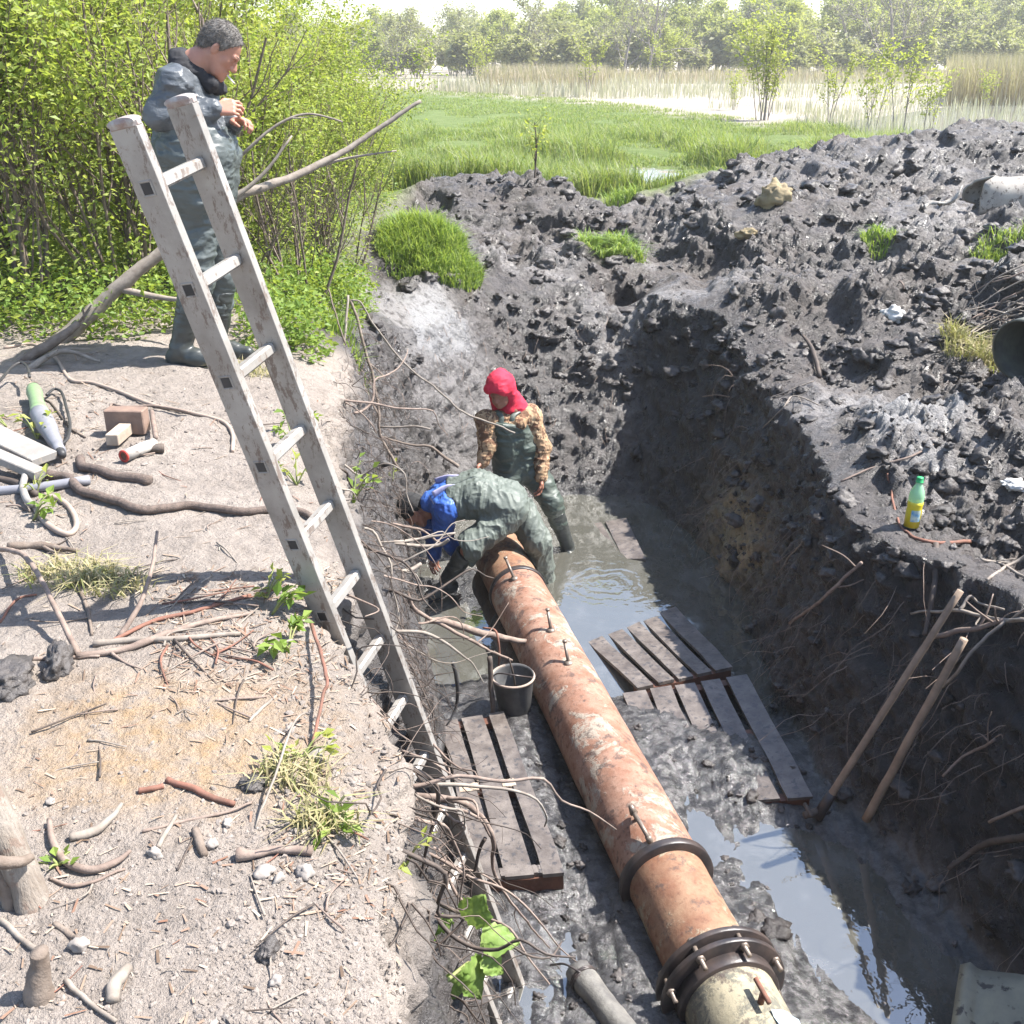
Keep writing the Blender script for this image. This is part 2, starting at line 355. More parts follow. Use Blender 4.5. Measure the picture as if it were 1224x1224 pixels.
def ground_mat():
    t = NT('ground_soil'); z = t.attr('zone', 'Color'); zr = t.sep(z); pale = t.attr('zone', 'Alpha'); z2 = t.sep(t.attr('zone_extra', 'Color'))
    mud, green, wet = zr[0], zr[1], zr[2]
    n1 = t.noise(2.2, 5, .6); n2 = t.noise(14, 6, .65); n3 = t.noise(70, 5, .7); n4 = t.noise(.8, 3)
    # dry pale bank soil with darker crumbs
    bank = t.mix(t.ramp(n1, [(.35, 0), (.68, 1)]), (.33, .285, .25), (.24, .205, .178))
    bank = t.mix(t.ramp(n2, [(.50, 0), (.72, .6)]), bank, (.15, .125, .105))
    bank = t.mix(t.ramp(n3, [(.5, 0), (.7, .5)]), bank, (.37, .33, .295))
    bank = t.mix(t.math('MULTIPLY', z2[0], t.ramp(n2, [(.3, .1), (.65, .75)])), bank, (.36, .235, .12))
    # mud
    mc = t.mix(t.ramp(n2, [(.38, 0), (.66, 1)]), (.029, .0245, .023), (.084, .073, .069))
    mc = t.mix(t.ramp(n4, [(.4, 0), (.65, .5)]), mc, (.085, .062, .048))
    dry = t.math('MULTIPLY', t.math('MULTIPLY', pale, t.ramp(n2, [(.36, 0), (.52, 1)])), t.math('SUBTRACT', 1.0, wet))
    mc = t.mix(dry, mc, (.19, .176, .17)); mc = t.mix(t.math('MULTIPLY', t.math('SUBTRACT', pale, 1.0, True), t.ramp(n2, [(.30, .2), (.5, 1)])), mc, (.24, .235, .236))
    mc = t.mix(t.math('MULTIPLY', t.ramp(n3, [(.60, 0), (.68, .4)]), t.math('SUBTRACT', 1.0, wet)), mc, (.11, .098, .09))
    mc = t.mix(t.math('MULTIPLY', wet, .85), mc, t.mix(t.ramp(n2, [(.4, 0), (.6, 1)]), (.022, .022, .023), (.072, .071, .071)))
    gr = t.mix(t.ramp(n1, [(.35, 0), (.65, 1)]), (.085, .125, .03), (.14, .18, .06))
    gr = t.mix(t.ramp(n2, [(.55, 0), (.7, .6)]), gr, (.18, .16, .09))
    st = t.mix(t.ramp(t.noise(.35, 5, .7), [(.4, 0), (.6, 1)]), (.36, .31, .26), (.27, .25, .20))
    mc = t.mix(t.math('MULTIPLY', t.attr('zone_extra', 'Alpha'), .9), mc, t.mix(t.ramp(n2, [(.4, 0), (.7, 1)]), (.014, .011, .0105), (.040, .032, .029)))  # right wall's shade painted into the mud colour as a darker mix
    mc = t.mix(t.math('MULTIPLY', z2[2], t.ramp(n2, [(.35, .25), (.55, 1)])), mc, t.mix(t.ramp(n1, [(.4, 0), (.6, 1)]), (.34, .25, .13), (.20, .165, .10)))
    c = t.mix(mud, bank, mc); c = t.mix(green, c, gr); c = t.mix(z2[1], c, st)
    wetf = t.math('MULTIPLY', wet, mud)
    rough = t.mix(mud, .95, t.ramp(t.noise(6, 5, .65), [(.38, .26), (.60, .75)]))
    rough = t.mix(wetf, rough, t.ramp(n2, [(.42, .04), (.64, .24)]))
    hm = t.math('MULTIPLY', t.math('ADD', t.math('MULTIPLY', t.noise(22, 6, .7), 1.0), t.math('MULTIPLY', n3, .35)), t.math('SUBTRACT', 1.0, t.math('MULTIPLY', wet, .68)))
    b = t.bump(hm, .9, .05)
    b2 = t.bump(t.noise(160, 3, .7), .35, .004, b)
    t.bsdf(c, rough, b2, t.mix(mud, .2, .9)); return t.m
GROUND, BV = build_ground()
def hit(px, py, off=0.0):
    d = ray(px, py); d = d/np.linalg.norm(d)
    h = BV.ray_cast(Vector(CAMP), Vector(d))
    if h[0] is None: return atZ(px, py, -.38)
    return A(h[0]) - d*off
def gz(x, y):
    h = BV.ray_cast(Vector((x, y, 8)), Vector((0, 0, -1)))
    return h[0][2] if h[0] else -.38
def gzn(x, y):
    h = BV.ray_cast(Vector((x, y, 8)), Vector((0, 0, -1)))
    return (A(h[0]), A(h[1])) if h[0] else (A([x, y, -.38]), A([0, 0, 1.]))
# ---------------------------------------------------------------- water
def water():
    t = NT('murky_water')
    v = t.n('ShaderNodeVectorMath', operation='DISTANCE'); t.setin(v.inputs[0], t.co()); v.inputs[1].default_value = (.35, -.3, 0)
    ring = t.math('SINE', t.math('MULTIPLY', t.math('ADD', v.outputs['Value'], t.math('MULTIPLY', t.noise(4, 4), .30)), 58.0))
    fall = t.ramp(v.outputs['Value'], [(.1, 1), (.75, 0)])
    h = t.math('ADD', t.math('MULTIPLY', ring, t.math('MULTIPLY', fall, .3)), t.math('MULTIPLY', t.noise(7, 3), .55))
    scum = t.ramp(t.noise(2.6, 6, .7, dist=.6), [(.52, 0), (.62, 1)])
    t.bsdf(t.mix(scum, (.080, .078, .066), (.105, .103, .092)), t.mix(scum, .02, .10), t.bump(h, .22, .012), 1.0, ior=2.0)
    x = np.linspace(-1.6, 3.3, 60); y = np.linspace(.8, 10, 100); X, Y = np.meshgrid(x, y)
    _, s, dF, dT, iF, iT = Hbase(X, Y, True)
    keep = (s < .8); idx = np.arange(X.size).reshape(X.shape)
    F = np.stack([idx[:-1, :-1], idx[:-1, 1:], idx[1:, 1:], idx[1:, :-1]], -1); k = keep[:-1, :-1] & keep[1:, 1:]
    V = np.stack([X-.4, Y-7.6, 0*X], -1).reshape(-1, 3)
    o = link('pit_water', mesh_np('pit_water', V, F[k], t.m), None, (.4, 7.6, WATER_Z)); o['kind'] = 'structure'
    t2 = NT('marsh_water'); t2.bsdf((.20, .20, .19), .07, t2.bump(t2.noise(1.5, 3), .15, .02), .8)
    P = A([(7.5, 24, 0), (60, 30, 0), (120, 70, 0), (60, 75, 0), (22, 52, 0), (9, 33, 0)]); o2 = link('marsh_water', mesh_np('marsh_water', P-P[0], A([[0, 1, 2, 3], [0, 3, 4, 5]]), t2.m), None, (7.5, 24, -.34)); o2['kind'] = 'structure'
    for cx, cy, rx, ry in ((-2.1, 19.8, 1.3, 1.5), (1.95, 19.6, 1.9, 3.0)):
        a = np.arange(24)*math.pi/12; V = np.stack([np.cos(a)*rx, np.sin(a)*ry, 0*a], 1); o3 = link('marsh_pool', mesh_np('marsh_pool', V, np.arange(24)[None], t2.m), None, (cx, cy, -.42)); o3['kind'] = 'structure'
water()
# ================================================================ MATERIALS OF THE THINGS
def rust_mat(name, base, pale, dark, pf=.56, mudz=True):
    t = NT(name); n = t.noise(7, 8, .72); n2 = t.noise(26, 6, .72); n3 = t.noise(4.2, 7, .72, dist=.5)
    c = t.mix(t.ramp(n, [(.38, 0), (.62, 1)]), base[0], base[1])
    c = t.mix(t.ramp(n2, [(.55, 0), (.66, .8)]), c, dark)
    pk = t.math('MULTIPLY', t.ramp(n3, [(pf, 0), (pf+.05, 1)]), t.ramp(n2, [(.36, 0), (.5, 1)]))
    c = t.mix(pk, c, pale)
    c = t.mix(t.math('MULTIPLY', t.ramp(t.noise(9, 5, .75), [(.55, 0), (.62, 1)]), .75), c, (.07, .05, .045))
    h = t.math('ADD', t.math('MULTIPLY', pk, .6), n2)
    t.bsdf(c, t.ramp(n2, [(.3, .5), (.7, .85)]), t.bump(h, .5, .006), .45); return t.m
M = {}
M['rust'] = rust_mat('rusty_steel', ((.205, .098, .062), (.30, .185, .135)), (.31, .265, .215), (.11, .048, .032), .53)
M['rust2'] = rust_mat('rusty_steel_ochre', ((.185, .088, .052), (.26, .16, .10)), (.28, .25, .18), (.13, .06, .04), .57)
M['ochre'] = rust_mat('ochre_paint', ((.33, .29, .20), (.26, .23, .16)), (.13, .125, .10), (.14, .13, .10), .50)
M['darksteel'] = simple('tarred_steel', (.022, .020, .022), (.06, .045, .04), .38, 9, .3, .004, spec=.6)
M['dullsteel'] = simple('dull_steel', (.16, .13, .11), (.27, .22, .18), .45, 14, .3, .003, metal=.4)
M['wetwood'] = simple('wet_wood', (.075, .062, .055), (.165, .142, .126), .34, 9, .6, .006, (1, 1, 1), .6, (.06, .055, .055))
M['wood'] = simple('pale_wood', (.40, .33, .26), (.28, .22, .17), .8, 12, .5, .005)
M['redwood'] = simple('red_brown_wood', (.13, .055, .035), (.07, .035, .025), .6, 12, .5, .004)
M['bark'] = simple('grey_bark', (.21, .17, .14), (.12, .09, .07), .85, 18, .7, .006)
M['root'] = simple('root_bark', (.26, .20, .165), (.15, .11, .09), .85, 22, .6, .004)
M['drystick'] = simple('bleached_stick', (.27, .235, .20), (.18, .15, .125), .85, 25, .4, .003)
M['redstick'] = simple('reddish_stick', (.22, .10, .07), (.13, .07, .05), .8, 25, .4, .003)
M['darkstick'] = simple('muddy_stick', (.10, .075, .06), (.055, .045, .04), .7, 20, .5, .004)
M['polewood'] = simple('pole_wood', (.30, .22, .16), (.20, .145, .105), .7, 14, .4, .004)
def alu():
    t = NT('dirty_aluminium'); n = t.noise(6, 6, .65); n2 = t.noise(30, 5, .7)
    c = t.mix(t.ramp(n, [(.40, 0), (.66, .7)]), (.36, .34, .315), (.20, .18, .16))
    c = t.mix(t.ramp(n2, [(.60, 0), (.68, .8)]), c, (.2, .15, .12))
    sc = t.noise(3, 6, .8, t.map((9, 9, 3)))
    c = t.mix(t.ramp(sc, [(.54, 0), (.59, .8)]), c, (.15, .11, .09))
    t.bsdf(c, .42, t.bump(n2, .15, .002), .5, .25); return t.m
M['alu'] = alu()
M['olivepipe'] = simple('dark_culvert', (.16, .16, .13), (.09, .09, .08), .6, 8, .3, .004)
M['muddypipe'] = simple('mud_coated_pipe', (.20, .19, .17), (.10, .095, .09), .6, 9, .7, .008)
M['black'] = simple('black_rubber', (.025, .025, .027), (.05, .048, .048), .5, 12, .3, .003)
M['mudcoat'] = simple('muddy_rubber', (.10, .10, .10), (.05, .05, .052), .5, 8, .4, .004)
M['concrete'] = simple('pale_concrete', (.36, .335, .30), (.25, .23, .21), .85, 7, .5, .006, spots=(.12, .10, .09))
M['cable'] = simple('beige_cable', (.34, .27, .22), (.26, .20, .165), .7, 20, .2, .002)
M['rope'] = simple('dirty_rope', (.16, .12, .10), (.09, .07, .06), .9, 60, .8, .006)
M['greenplastic'] = simple('green_plastic', (.16, .24, .12), (.20, .28, .16), .5, 15, .2, .002)
M['greyplastic'] = simple('grey_plastic', (.17, .17, .19), (.22, .22, .24), .5, 15, .2, .002)
M['red'] = simple('red_paint', (.42, .05, .04), (.3, .04, .03), .5, 15, .2, .002)
M['white'] = simple('pale_paint', (.27, .255, .24), (.20, .185, .17), .7, 10, .2, .002, spots=(.3, .26, .22))
M['slab'] = simple('olive_plate', (.24, .23, .17), (.15, .145, .115), .6, 5, .4, .004, spots=(.05, .045, .04))
M['blue'] = simple('pale_blue_plastic', (.30, .46, .56), (.45, .55, .60), .5, 9, .3, .003, spots=(.25, .24, .22))
# ================================================================ PIPELINE
PA, PB = A([0.0, 7.05, -2.05]), A([.724, 4.01, -2.05])
PD = (PB-PA)/np.linalg.norm(PB-PA); PR = .205
def pp(y): return PA + (PB-PA)*((y-PA[1])/(PB[1]-PA[1]))
def pipe_pt(y, ang, r=PR):
    """ang from straight up, + towards camera-right"""
    side = np.cross(PD, [0, 0, 1.]); side /= np.linalg.norm(side)      # points to -x/.. or +x
    if side[0] < 0: side = -side
    n = side*math.sin(ang)+A([0, 0, 1.])*math.cos(ang)
    return pp(y)+n*r, n
pipe = empty('steel_pipeline', (.4, 5.3, -2.25), 'long rusty orange steel pipeline lying along the muddy pit floor', 'pipe')
def pipe_mesh(y0, y1, r0, r1, name, mat, amp=.004, n=64, m=90):
    b = MB(); a = pp(y0); L = np.linalg.norm(pp(y1)-a)*(1 if y1 < y0 else -1)
    b.lathe([(r0+(r1-r0)*k/m, L*k/m) for k in range(m+1)], a, PD, n)
    V = b.arr(); c = a+((V-a)@PD)[:, None]*PD; nn = V-c; nn /= np.linalg.norm(nn, axis=1)[:, None]+1e-9
    b.V = [V+nn*(amp*fbm(V*7, 4, 3)+amp*.6*np.abs(fbm(V*3, 3, 8)))[:, None]]
    return b.build(name, mat, pipe)
pipe_mesh(7.6, 6.86, PR*.97, PR*.97, 'pipe_section', M['rust2'])
pipe_mesh(6.86, 3.93, PR, PR, 'pipe_section', M['rust'], m=200)
pipe_mesh(3.97, 3.33, PR*.94, PR*.94, 'pipe_section', M['rust2'])
o = pipe_mesh(3.29, 1.6, PR*.98, PR*.98, 'painted_section', M['ochre']); o['label'] = 'pale ochre painted pipe section past the flange'
def ring(y, r0, r1, w, name, mat, n=64):
    b = MB(); b.lathe([(r0, -w/2), (r1-.004, -w/2), (r1, -w/2+.004), (r1, w/2-.004), (r1-.004, w/2), (r0, w/2)], pp(y), PD, n); return b.build(name, mat, pipe)
ring(3.92, PR*.9, PR+.032, .045, 'collar', M['darksteel']); ring(6.86, PR*.9, PR+.012, .05, 'collar', M['darksteel'])
ring(3.33, PR*.8, PR+.075, .028, 'flange', M['darksteel']); ring(3.27, PR*.8, PR+.075, .028, 'flange', M['darksteel']); ring(3.23, PR*.7, PR+.02, .06, 'gasket_sleeve', M['darksteel'])
for k in range(8):
    p, n = pipe_pt(3.30, R_(-165+k*45), PR+.05)
    b = MB(); b.tube([p-PD*.055, p+PD*.10], .011, 8); b.lathe([(.0, .035), (.021, .035), (.021, .055), (.0, .055)], p, PD, 6); b.lathe([(0, -.055), (.021, -.055), (.021, -.035), (0, -.035)], p, PD, 6); b.build('bolt', M['dullsteel'], pipe)
def lug(px, py, y, ang, lean, ln=.13):
    p, n = pipe_pt(y, R_(ang)); side = np.cross(n, PD)
    tip = p+n*ln*.75-PD*lean*ln+side*0
    b = MB(); b.tube([p-n*.02, p+n*.012], [.03, .026], 10); b.tube([p, tip], .011, 8); b.tube([tip-side*.0, tip+n*.012], .015, 8); b.build('lug', M['dullsteel'], pipe)
lug(0, 0, 6.72, -18, .7, .16); lug(0, 0, 5.55, -2, .6, .14); lug(0, 0, 5.95, -2, .5, .15)
p, n = pipe_pt(4.14, R_(-22)); q, n2 = pipe_pt(3.98, R_(-20)); b = MB()
b.tube([p-n*.01, p+n*.045], .012, 8); b.tube([p+n*.04, (p+q)/2+n*.05, q+n*.03], .012, 8); b.tube([q+n*.035, q-n*.01], .016, 8); b.tube([p+n*.03-PD*.02, p+n*.075-PD*.03], [.022, .012], 8); b.build('handle', M['dullsteel'], pipe)
p, n = pipe_pt(3.02, R_(8)); b = MB(); b.tube([p-n*.01, p+n*.05], .014, 8); b.tube([p+n*.05-PD*.07, p+n*.05+PD*.05], .011, 8); b.build('handle', M['redstick'], pipe)
# pale blue sheet stuck on the painted section
b = MB(); G = []
for i in range(9):
    for j in range(9):
        p, n = pipe_pt(2.98-.26*i/8, R_(14+44*j/8), PR+.006+.006*vn(A([[i*.9, j*.9, 3.]]))[0]); G.append(p)
ix = np.arange(81).reshape(9, 9); b.add(G, np.stack([ix[:-1, :-1], ix[1:, :-1], ix[1:, 1:], ix[:-1, 1:]], -1).reshape(-1, 4)); so = b.build('blue_sheet', M['blue'], pipe)
# ================================================================ LADDER
def ladder():
    Rg = A([-.869, 3.066, 1.324]); Ld = A([.24, .0988, -.966]); Ld /= np.linalg.norm(Ld); W = A([.339, .924, .18]); W -= Ld*W.dot(Ld); W /= np.linalg.norm(W)
    N = np.cross(Ld, W); N = N if N[0] > 0 else -N
    wi = .245; rt, rd, sp = .028, .09, .28; n = 14; Lt = .155; Lb = 14.0*sp
    root = empty('aluminium_ladder', Rg+Ld*Lb, 'long dirty aluminium ladder standing in the pit against its left bank', 'ladder')
    rot = np.stack([W, N, Ld], 1)
    for off in (0-wi+rt/2, rt/2):
        b = MB(); c = Rg+W*off+Ld*(Lb-Lt)/2
        # box-section rail: two flanges and a web wall each side, with square rung holes framed in the outer web
        b.box(c, (rt, rd, Lb+Lt), rot, .05); rl = b.build('rail', M['alu'], root, False)
        b = MB(); b.box(Rg+W*off-Ld*(Lt+.006), (rt+.006, rd+.004, .03), rot, .3)
        b.tube([Rg+W*(off-rt/2-.003)-Ld*(Lt+.012), Rg+W*(off+rt/2+.003)-Ld*(Lt+.012)], rd*.5, 20, flat=.28, tw=Ld); b.build('end_cap', M['redcap'], rl, False)
        # dark square mouths where the hollow rungs pass through
        if off < 0:
            for k in range(n):
                fr = MB(); mo = MB()
                p = Rg+W*(off-rt/2)+Ld*sp*k
                for a, s2 in ((1, (.005, .006, .042)), (-1, (.005, .006, .042))): fr.box(p+N*a*.019, s2, rot, .2)
                for a in (1, -1): fr.box(p+Ld*a*.019, (.005, .032, .005), rot, .2)
                mo.box(p, (.003, .030, .030), rot, .1)
                fr.build('hole_rim', M['alu'], rl, False); mo.build('rung_mouth', M['black'], rl, False)
    for k in range(n):
        p = Rg+Ld*sp*k-W*(wi-rt)/2; b = MB(); b.box(p, (wi-rt*1.0+.002, .034, .034), rot, .18); b.build('rung', M['alu'], root, False)
M['redcap'] = simple('red_brown_plastic', (.36, .34, .32), (.26, .19, .17), .6, 40, .2, .002)
ladder()
# ================================================================ PALLETS
def pallet(corn, boards, bearers, label, z=None, th=.022, wid=None, mat='wetwood', nbear=.09):
    """corn: 4 world corners A(top-left) B(top-right) C(bottom-right) D(bottom-left); boards run from AB to DC"""
    Ac, Bc, Cc, Dc = [A(c) for c in corn]
    ctr = (Ac+Bc+Cc+Dc)/4; root = empty('wooden_pallet', ctr-A([0, 0, .1]), label, 'pallet', None)
    def S_(u, v): return (Ac*(1-u)+Bc*u)*(1-v)+(Dc*(1-u)+Cc*u)*v
    up = np.cross(Bc-Ac, Dc-Ac); up /= np.linalg.norm(up); up = up if up[2] > 0 else -up
    def slab(u0, u1, v0, v1, t, drop, name, m):
        b = MB(); k = 10; long_v = abs(v1-v0)*np.linalg.norm(Dc-Ac) > abs(u1-u0)*np.linalg.norm(Bc-Ac)
        Vs = []
        for i in range(k+1):
            f = i/k
            if long_v: e = [S_(u0, v0+(v1-v0)*f), S_(u1, v0+(v1-v0)*f)]
            else: e = [S_(u0+(u1-u0)*f, v0), S_(u0+(u1-u0)*f, v1)]
            j = A([vn(A([[u0*9+f*6, v0*7, q*3.1]]))[0] for q in range(3)])*.004
            Vs += [e[0]-up*drop+j, e[1]-up*drop+j, e[1]-up*(drop+t)+j, e[0]-up*(drop+t)+j]
        i = np.arange(k)[:, None]*4; j = np.arange(4)[None]; j2 = (j+1) % 4
        F = np.stack([i+j, i+j2, i+4+j2, i+4+j], -1).reshape(-1, 4); b.add(Vs, F); b.F4.append(A([[3, 2, 1, 0], [4*k, 4*k+1, 4*k+2, 4*k+3]]))
        return b.build(name, m, root, False)
    for bd in boards:
        u0, u1 = bd[0], bd[1]; v0, v1 = (bd[2], bd[3]) if len(bd) > 3 else (0, 1); slab(u0, u1, v0, v1, th, 0, 'board', bd[4] if len(bd) > 4 else M[mat])
    for (v0, v1) in bearers: slab(0.02, .98, v0, v1, nbear, th+.002, 'bearer', M['redwood'])
    return root
zp = -2.06
pallet([atZ(527, 862, zp), atZ(602, 850, zp+.02), atZ(675, 1043, zp+.02), atZ(570, 1052, zp-.02)],
       [(0, .27), (.33, .66), (.76, 1.0), (0.02, .30, .455, .50, M['wood']), (.62, .80, .455, .50, M['wood']), (.28, .36, .95, .99), (.64, .78, .95, .99)], [(.0, .05), (.46, .51), (.955, 1.0)],
       'grey wooden pallet with two gaps in the mud left of the rusty pipeline')
pallet([atZ(745, 828, -2.13), atZ(893, 806, -2.06), atZ(972, 952, -2.08), atZ(800, 965, -2.29)],
       [(0, .185), (.21, .38), (.41, .57), (.62, .775), (.83, 1.0)], [(.0, .05), (.45, .5), (.95, 1.0)],
       'long wooden pallet of five boards sinking into mud between pipeline and right wall')
pallet([atZ(668, 735, -2.26), atZ(798, 715, -2.22), atZ(876, 797, -2.09), atZ(762, 822, -2.115)],
       [(0, .16), (.22, .38), (.43, .58), (.62, .77), (.82, 1.0)], [(.93, 1.0)],
       'half flooded wooden pallet whose boards slope down under the grey water')
pallet([atZ(700, 627, -2.21), atZ(748, 619, -2.15), atZ(772, 667, -2.17), atZ(722, 668, -2.23)],
       [(0, .40), (.48, 1.0)], [(.1, .2)], 'two dark boards of a sunken pallet near the back of the flooded pit')
# ================================================================ BUCKET
def bucket():
    c = A([.02, 5.47, -2.17]); root = empty('rubber_bucket', c, 'black rubber bucket with pale rim standing beside the rusty pipeline', 'bucket')
    ax = A([-.05, -.08, 1.]); b = MB(); b.lathe([(0.001, .0), (.085, 0), (.095, .02), (.128, .29), (.132, .30), (.126, .302), (.118, .285), (.088, .03), (.001, .022)], c, ax, 32); b.build('bucket_body', M['mudcoat'], root)
    b = MB(); axn = ax/np.linalg.norm(ax); t = np.linspace(0, 2*math.pi, 33)
    b.tube([c+axn*.3+A([math.cos(a)*.13, math.sin(a)*.13, 0]) for a in t], .008, 8, False); b.build('rim', M['cable'], root)
    b = MB(); b.tube(spline([c+axn*.29+A([-.13, 0, 0]), c+axn*.36+A([-.08, -.06, 0]), c+axn*.37+A([.03, -.10, 0]), c+axn*.3+A([.13, -.02, 0])], 8), .005, 6); b.build('handle', M['darksteel'], root)
bucket()
# ================================================================ BOTTLE
def bottle():
    p = hit(1089, 629); root = empty('plastic_bottle', p, 'green capped plastic bottle of yellow drink standing on the muddy ledge', 'bottle'); ax = A([.03, .02, 1]); H = .30
    g = NT('clear_green_plastic'); g.bsdf((.45, .78, .5), .12, None, .6, 0, .45, 1.3); l = NT('yellow_drink'); l.bsdf((.62, .50, .03), .12, None, .6)
    b = MB(); b.lathe([(.001, .002), (.038, .0), (.042, .01), (.0425, .10), (.040, .12), (.0425, .14), (.0425, .19), (.036, .225), (.018, .262), (.0155, .275), (.0155, .285)], p, ax, 28); b.build('bottle_body', g.m, root)
    b = MB(); b.lathe([(.001, .004), (.0435, .004), (.0436, .10), (.0412, .12), (.0436, .14), (.0436, .158), (.001, .159)], p, ax, 28); b.build('drink', l.m, root)
    b = MB(); b.lathe([(.001, .302), (.0185, .302), (.0192, .298), (.0192, .276), (.024, .274), (.001, .272)], p, ax, 20); b.build('cap', simple('green_cap', (.03, .30, .10), (.04, .36, .13), .4, 5, .05, .001), root)
    b = MB(); t = np.linspace(-2.2, -.9, 12); r = .0445; V = []
    for a in t: V += [p+A([math.cos(a)*r, math.sin(a)*r, .045]), p+A([math.cos(a)*r, math.sin(a)*r, .115])]
    i = np.arange(11)*2; b.add(V, np.stack([i, i+2, i+3, i+1], 1)); lb = simple('blue_label', (.05, .25, .45), (.55, .62, .5), .4, 30, .05, .001); b.build('label_band', lb, root)
bottle()
# ================================================================ OLD PIPES ON THE SPOIL
def open_pipe(c, ax, r, L, wall, label, name, mat, rag=0, seed=0):
    ax = A(ax, float); ax /= np.linalg.norm(ax); b = MB(); m = 24
    b.lathe([(r, L), *[(r, L*(1-k/m)) for k in range(m+1)], (r-wall, 0), *[(r-wall, L*k/m) for k in range(m+1)]], c, ax, 40)
    V = b.arr(); h = (V-c)@ax; q = V-c-h[:, None]*ax
    if rag:  # torn, ragged mouth
        a = np.arctan2(q@np.cross(ax, [0, 0, 1.]), q[:, 2]); cut = rag*np.maximum(0, np.sin(a*2+1+seed)*.6+np.sin(a*5+seed)*.4); V = V+ax*(cut*np.exp(-h/.25))[:, None]
        V = V + q*(.25*np.exp(-h/.12)*np.sin(a*3+seed))[:, None]
    V = V+q/ (np.linalg.norm(q, axis=1)[:, None]+1e-9)*(.01*fbm(V*6, 3, 5))[:, None]
    b.V = [V]; o = b.build(name, mat); return tag(o, label, 'pipe')
h1 = hit(1168, 252); open_pipe(h1+A([-.02, .1, .14]), (1, .14, .0), .19, 2.2, .03, 'broken pale concrete pipe with a torn mouth lying on top of the spoil heap', 'concrete_pipe', M['concrete'], .16)
h2 = hit(1203, 452); open_pipe(h2+A([.10, .1, .17]), (1, .62, .05), .215, 1.8, .012, 'dark culvert pipe end poking out of the spoil under dry brushwood', 'culvert_pipe', M['olivepipe'] if 'olivepipe' in M else M['concrete'], 0)
h3 = hit(1225, 425); 
# torn grey sheet by the concrete pipe mouth
b = MB(); c = h1+A([-.32, -.02, .03]); G = []
for i in range(10):
    for j in range(6): G.append(c+A([-.30+.36*i/9, .10*math.sin(i*.7)-.03*j, .02+.20*(i/9)**2*(.4+.12*j)+.05*vn(A([[i*.6, j*.8, 0]]))[0]]))
ix = np.arange(60).reshape(10, 6); b.add(G, np.stack([ix[:-1, :-1], ix[1:, :-1], ix[1:, 1:], ix[:-1, 1:]], -1).reshape(-1, 4)); o = b.build('torn_sheet', M['concrete'])
md = o.modifiers.new('thick', 'SOLIDIFY'); md.thickness = .012; tag(o, 'torn grey sheet curling out of the mud before the broken concrete pipe', 'scrap')
# olive plate bottom right
b = MB(); G = []; P0 = atZ(1137, 1240, -2.02); P1 = atZ(1150, 1157, -1.98); P2 = atZ(1260, 1172, -1.9); P3 = atZ(1270, 1260, -1.95)
for i in range(14):
    for j in range(8):
        u, v = i/13, j/7; p = (P0*(1-u)+P3*u)*(1-v)+(P1*(1-u)+P2*u)*v; p = p+A([0, 0, .03*math.exp(-((u-.08)/.07)**2)-.02*math.exp(-((u-.2)/.1)**2)+.01*vn(A([[u*5, v*5, 2]]))[0]]); G.append(p)
ix = np.arange(112).reshape(14, 8); b.add(G, np.stack([ix[:-1, :-1], ix[1:, :-1], ix[1:, 1:], ix[:-1, 1:]], -1).reshape(-1, 4)); o = b.build('metal_plate', M['slab'])
md = o.modifiers.new('thick', 'SOLIDIFY'); md.thickness = .03; md.offset = 0; tag(o, 'bent pale olive plate with dark stains on the floor below the right wall', 'plate')
# small dirty pipe at the bottom left of the pipeline
a, c2 = atZ(690, 1160, -2.16), atZ(790, 1290, -2.12); sp_ = empty('drain_pipe', (a+c2)/2, 'narrow mud coated drain pipe with wire round its end beside the pipeline', 'pipe')
b = MB(); b.tube([a+(c2-a)*t for t in np.linspace(0, 1, 24)], .058, 20); b.build('pipe_body', M['muddypipe'] if 'muddypipe' in M else M['concrete'], sp_, True, .008, 14)
b = MB(); d = (c2-a)/np.linalg.norm(c2-a); X = np.cross(d, [0, 0, 1]); Y = np.cross(X, d); pts = [a+d*(.05+.01*k/12)+(X*math.cos(k*.55)+Y*math.sin(k*.55))*.064 for k in range(26)]
b.tube(pts, .005, 6); b.tube(spline([pts[-1], a+A([-.06, -.02, .06]), a+A([-.12, .02, .01])], 6), .005, 6); b.build('wire', M['darksteel'], sp_)
# ================================================================ TOOLS ON THE BANK
def on(px, py, h=0.0): p = hit(px, py); return p+A([0, 0, h])
def gtube(pts, r, mat, name, label, cat, n=8, lift=None, res=6, group=None, jit=0, parent=None, flat=1):
    P = A([on(x, y, (lift if lift is not None else (r if np.isscalar(r) else r[0])*.8)) for x, y in pts]); P = spline(P, res)
    rr = r if np.isscalar(r) else np.interp(np.linspace(0, 1, len(P)), np.linspace(0, 1, len(r)), r)
    if jit: P = P+jit*np.stack([fbm(P*12, 2, k) for k in (1, 2, 3)], -1)
    b = MB(); b.tube(P, rr, n, True, flat); o = b.build(name, M[mat] if isinstance(mat, str) else mat, parent)
    return tag(o, label, cat, group) if parent is None else o
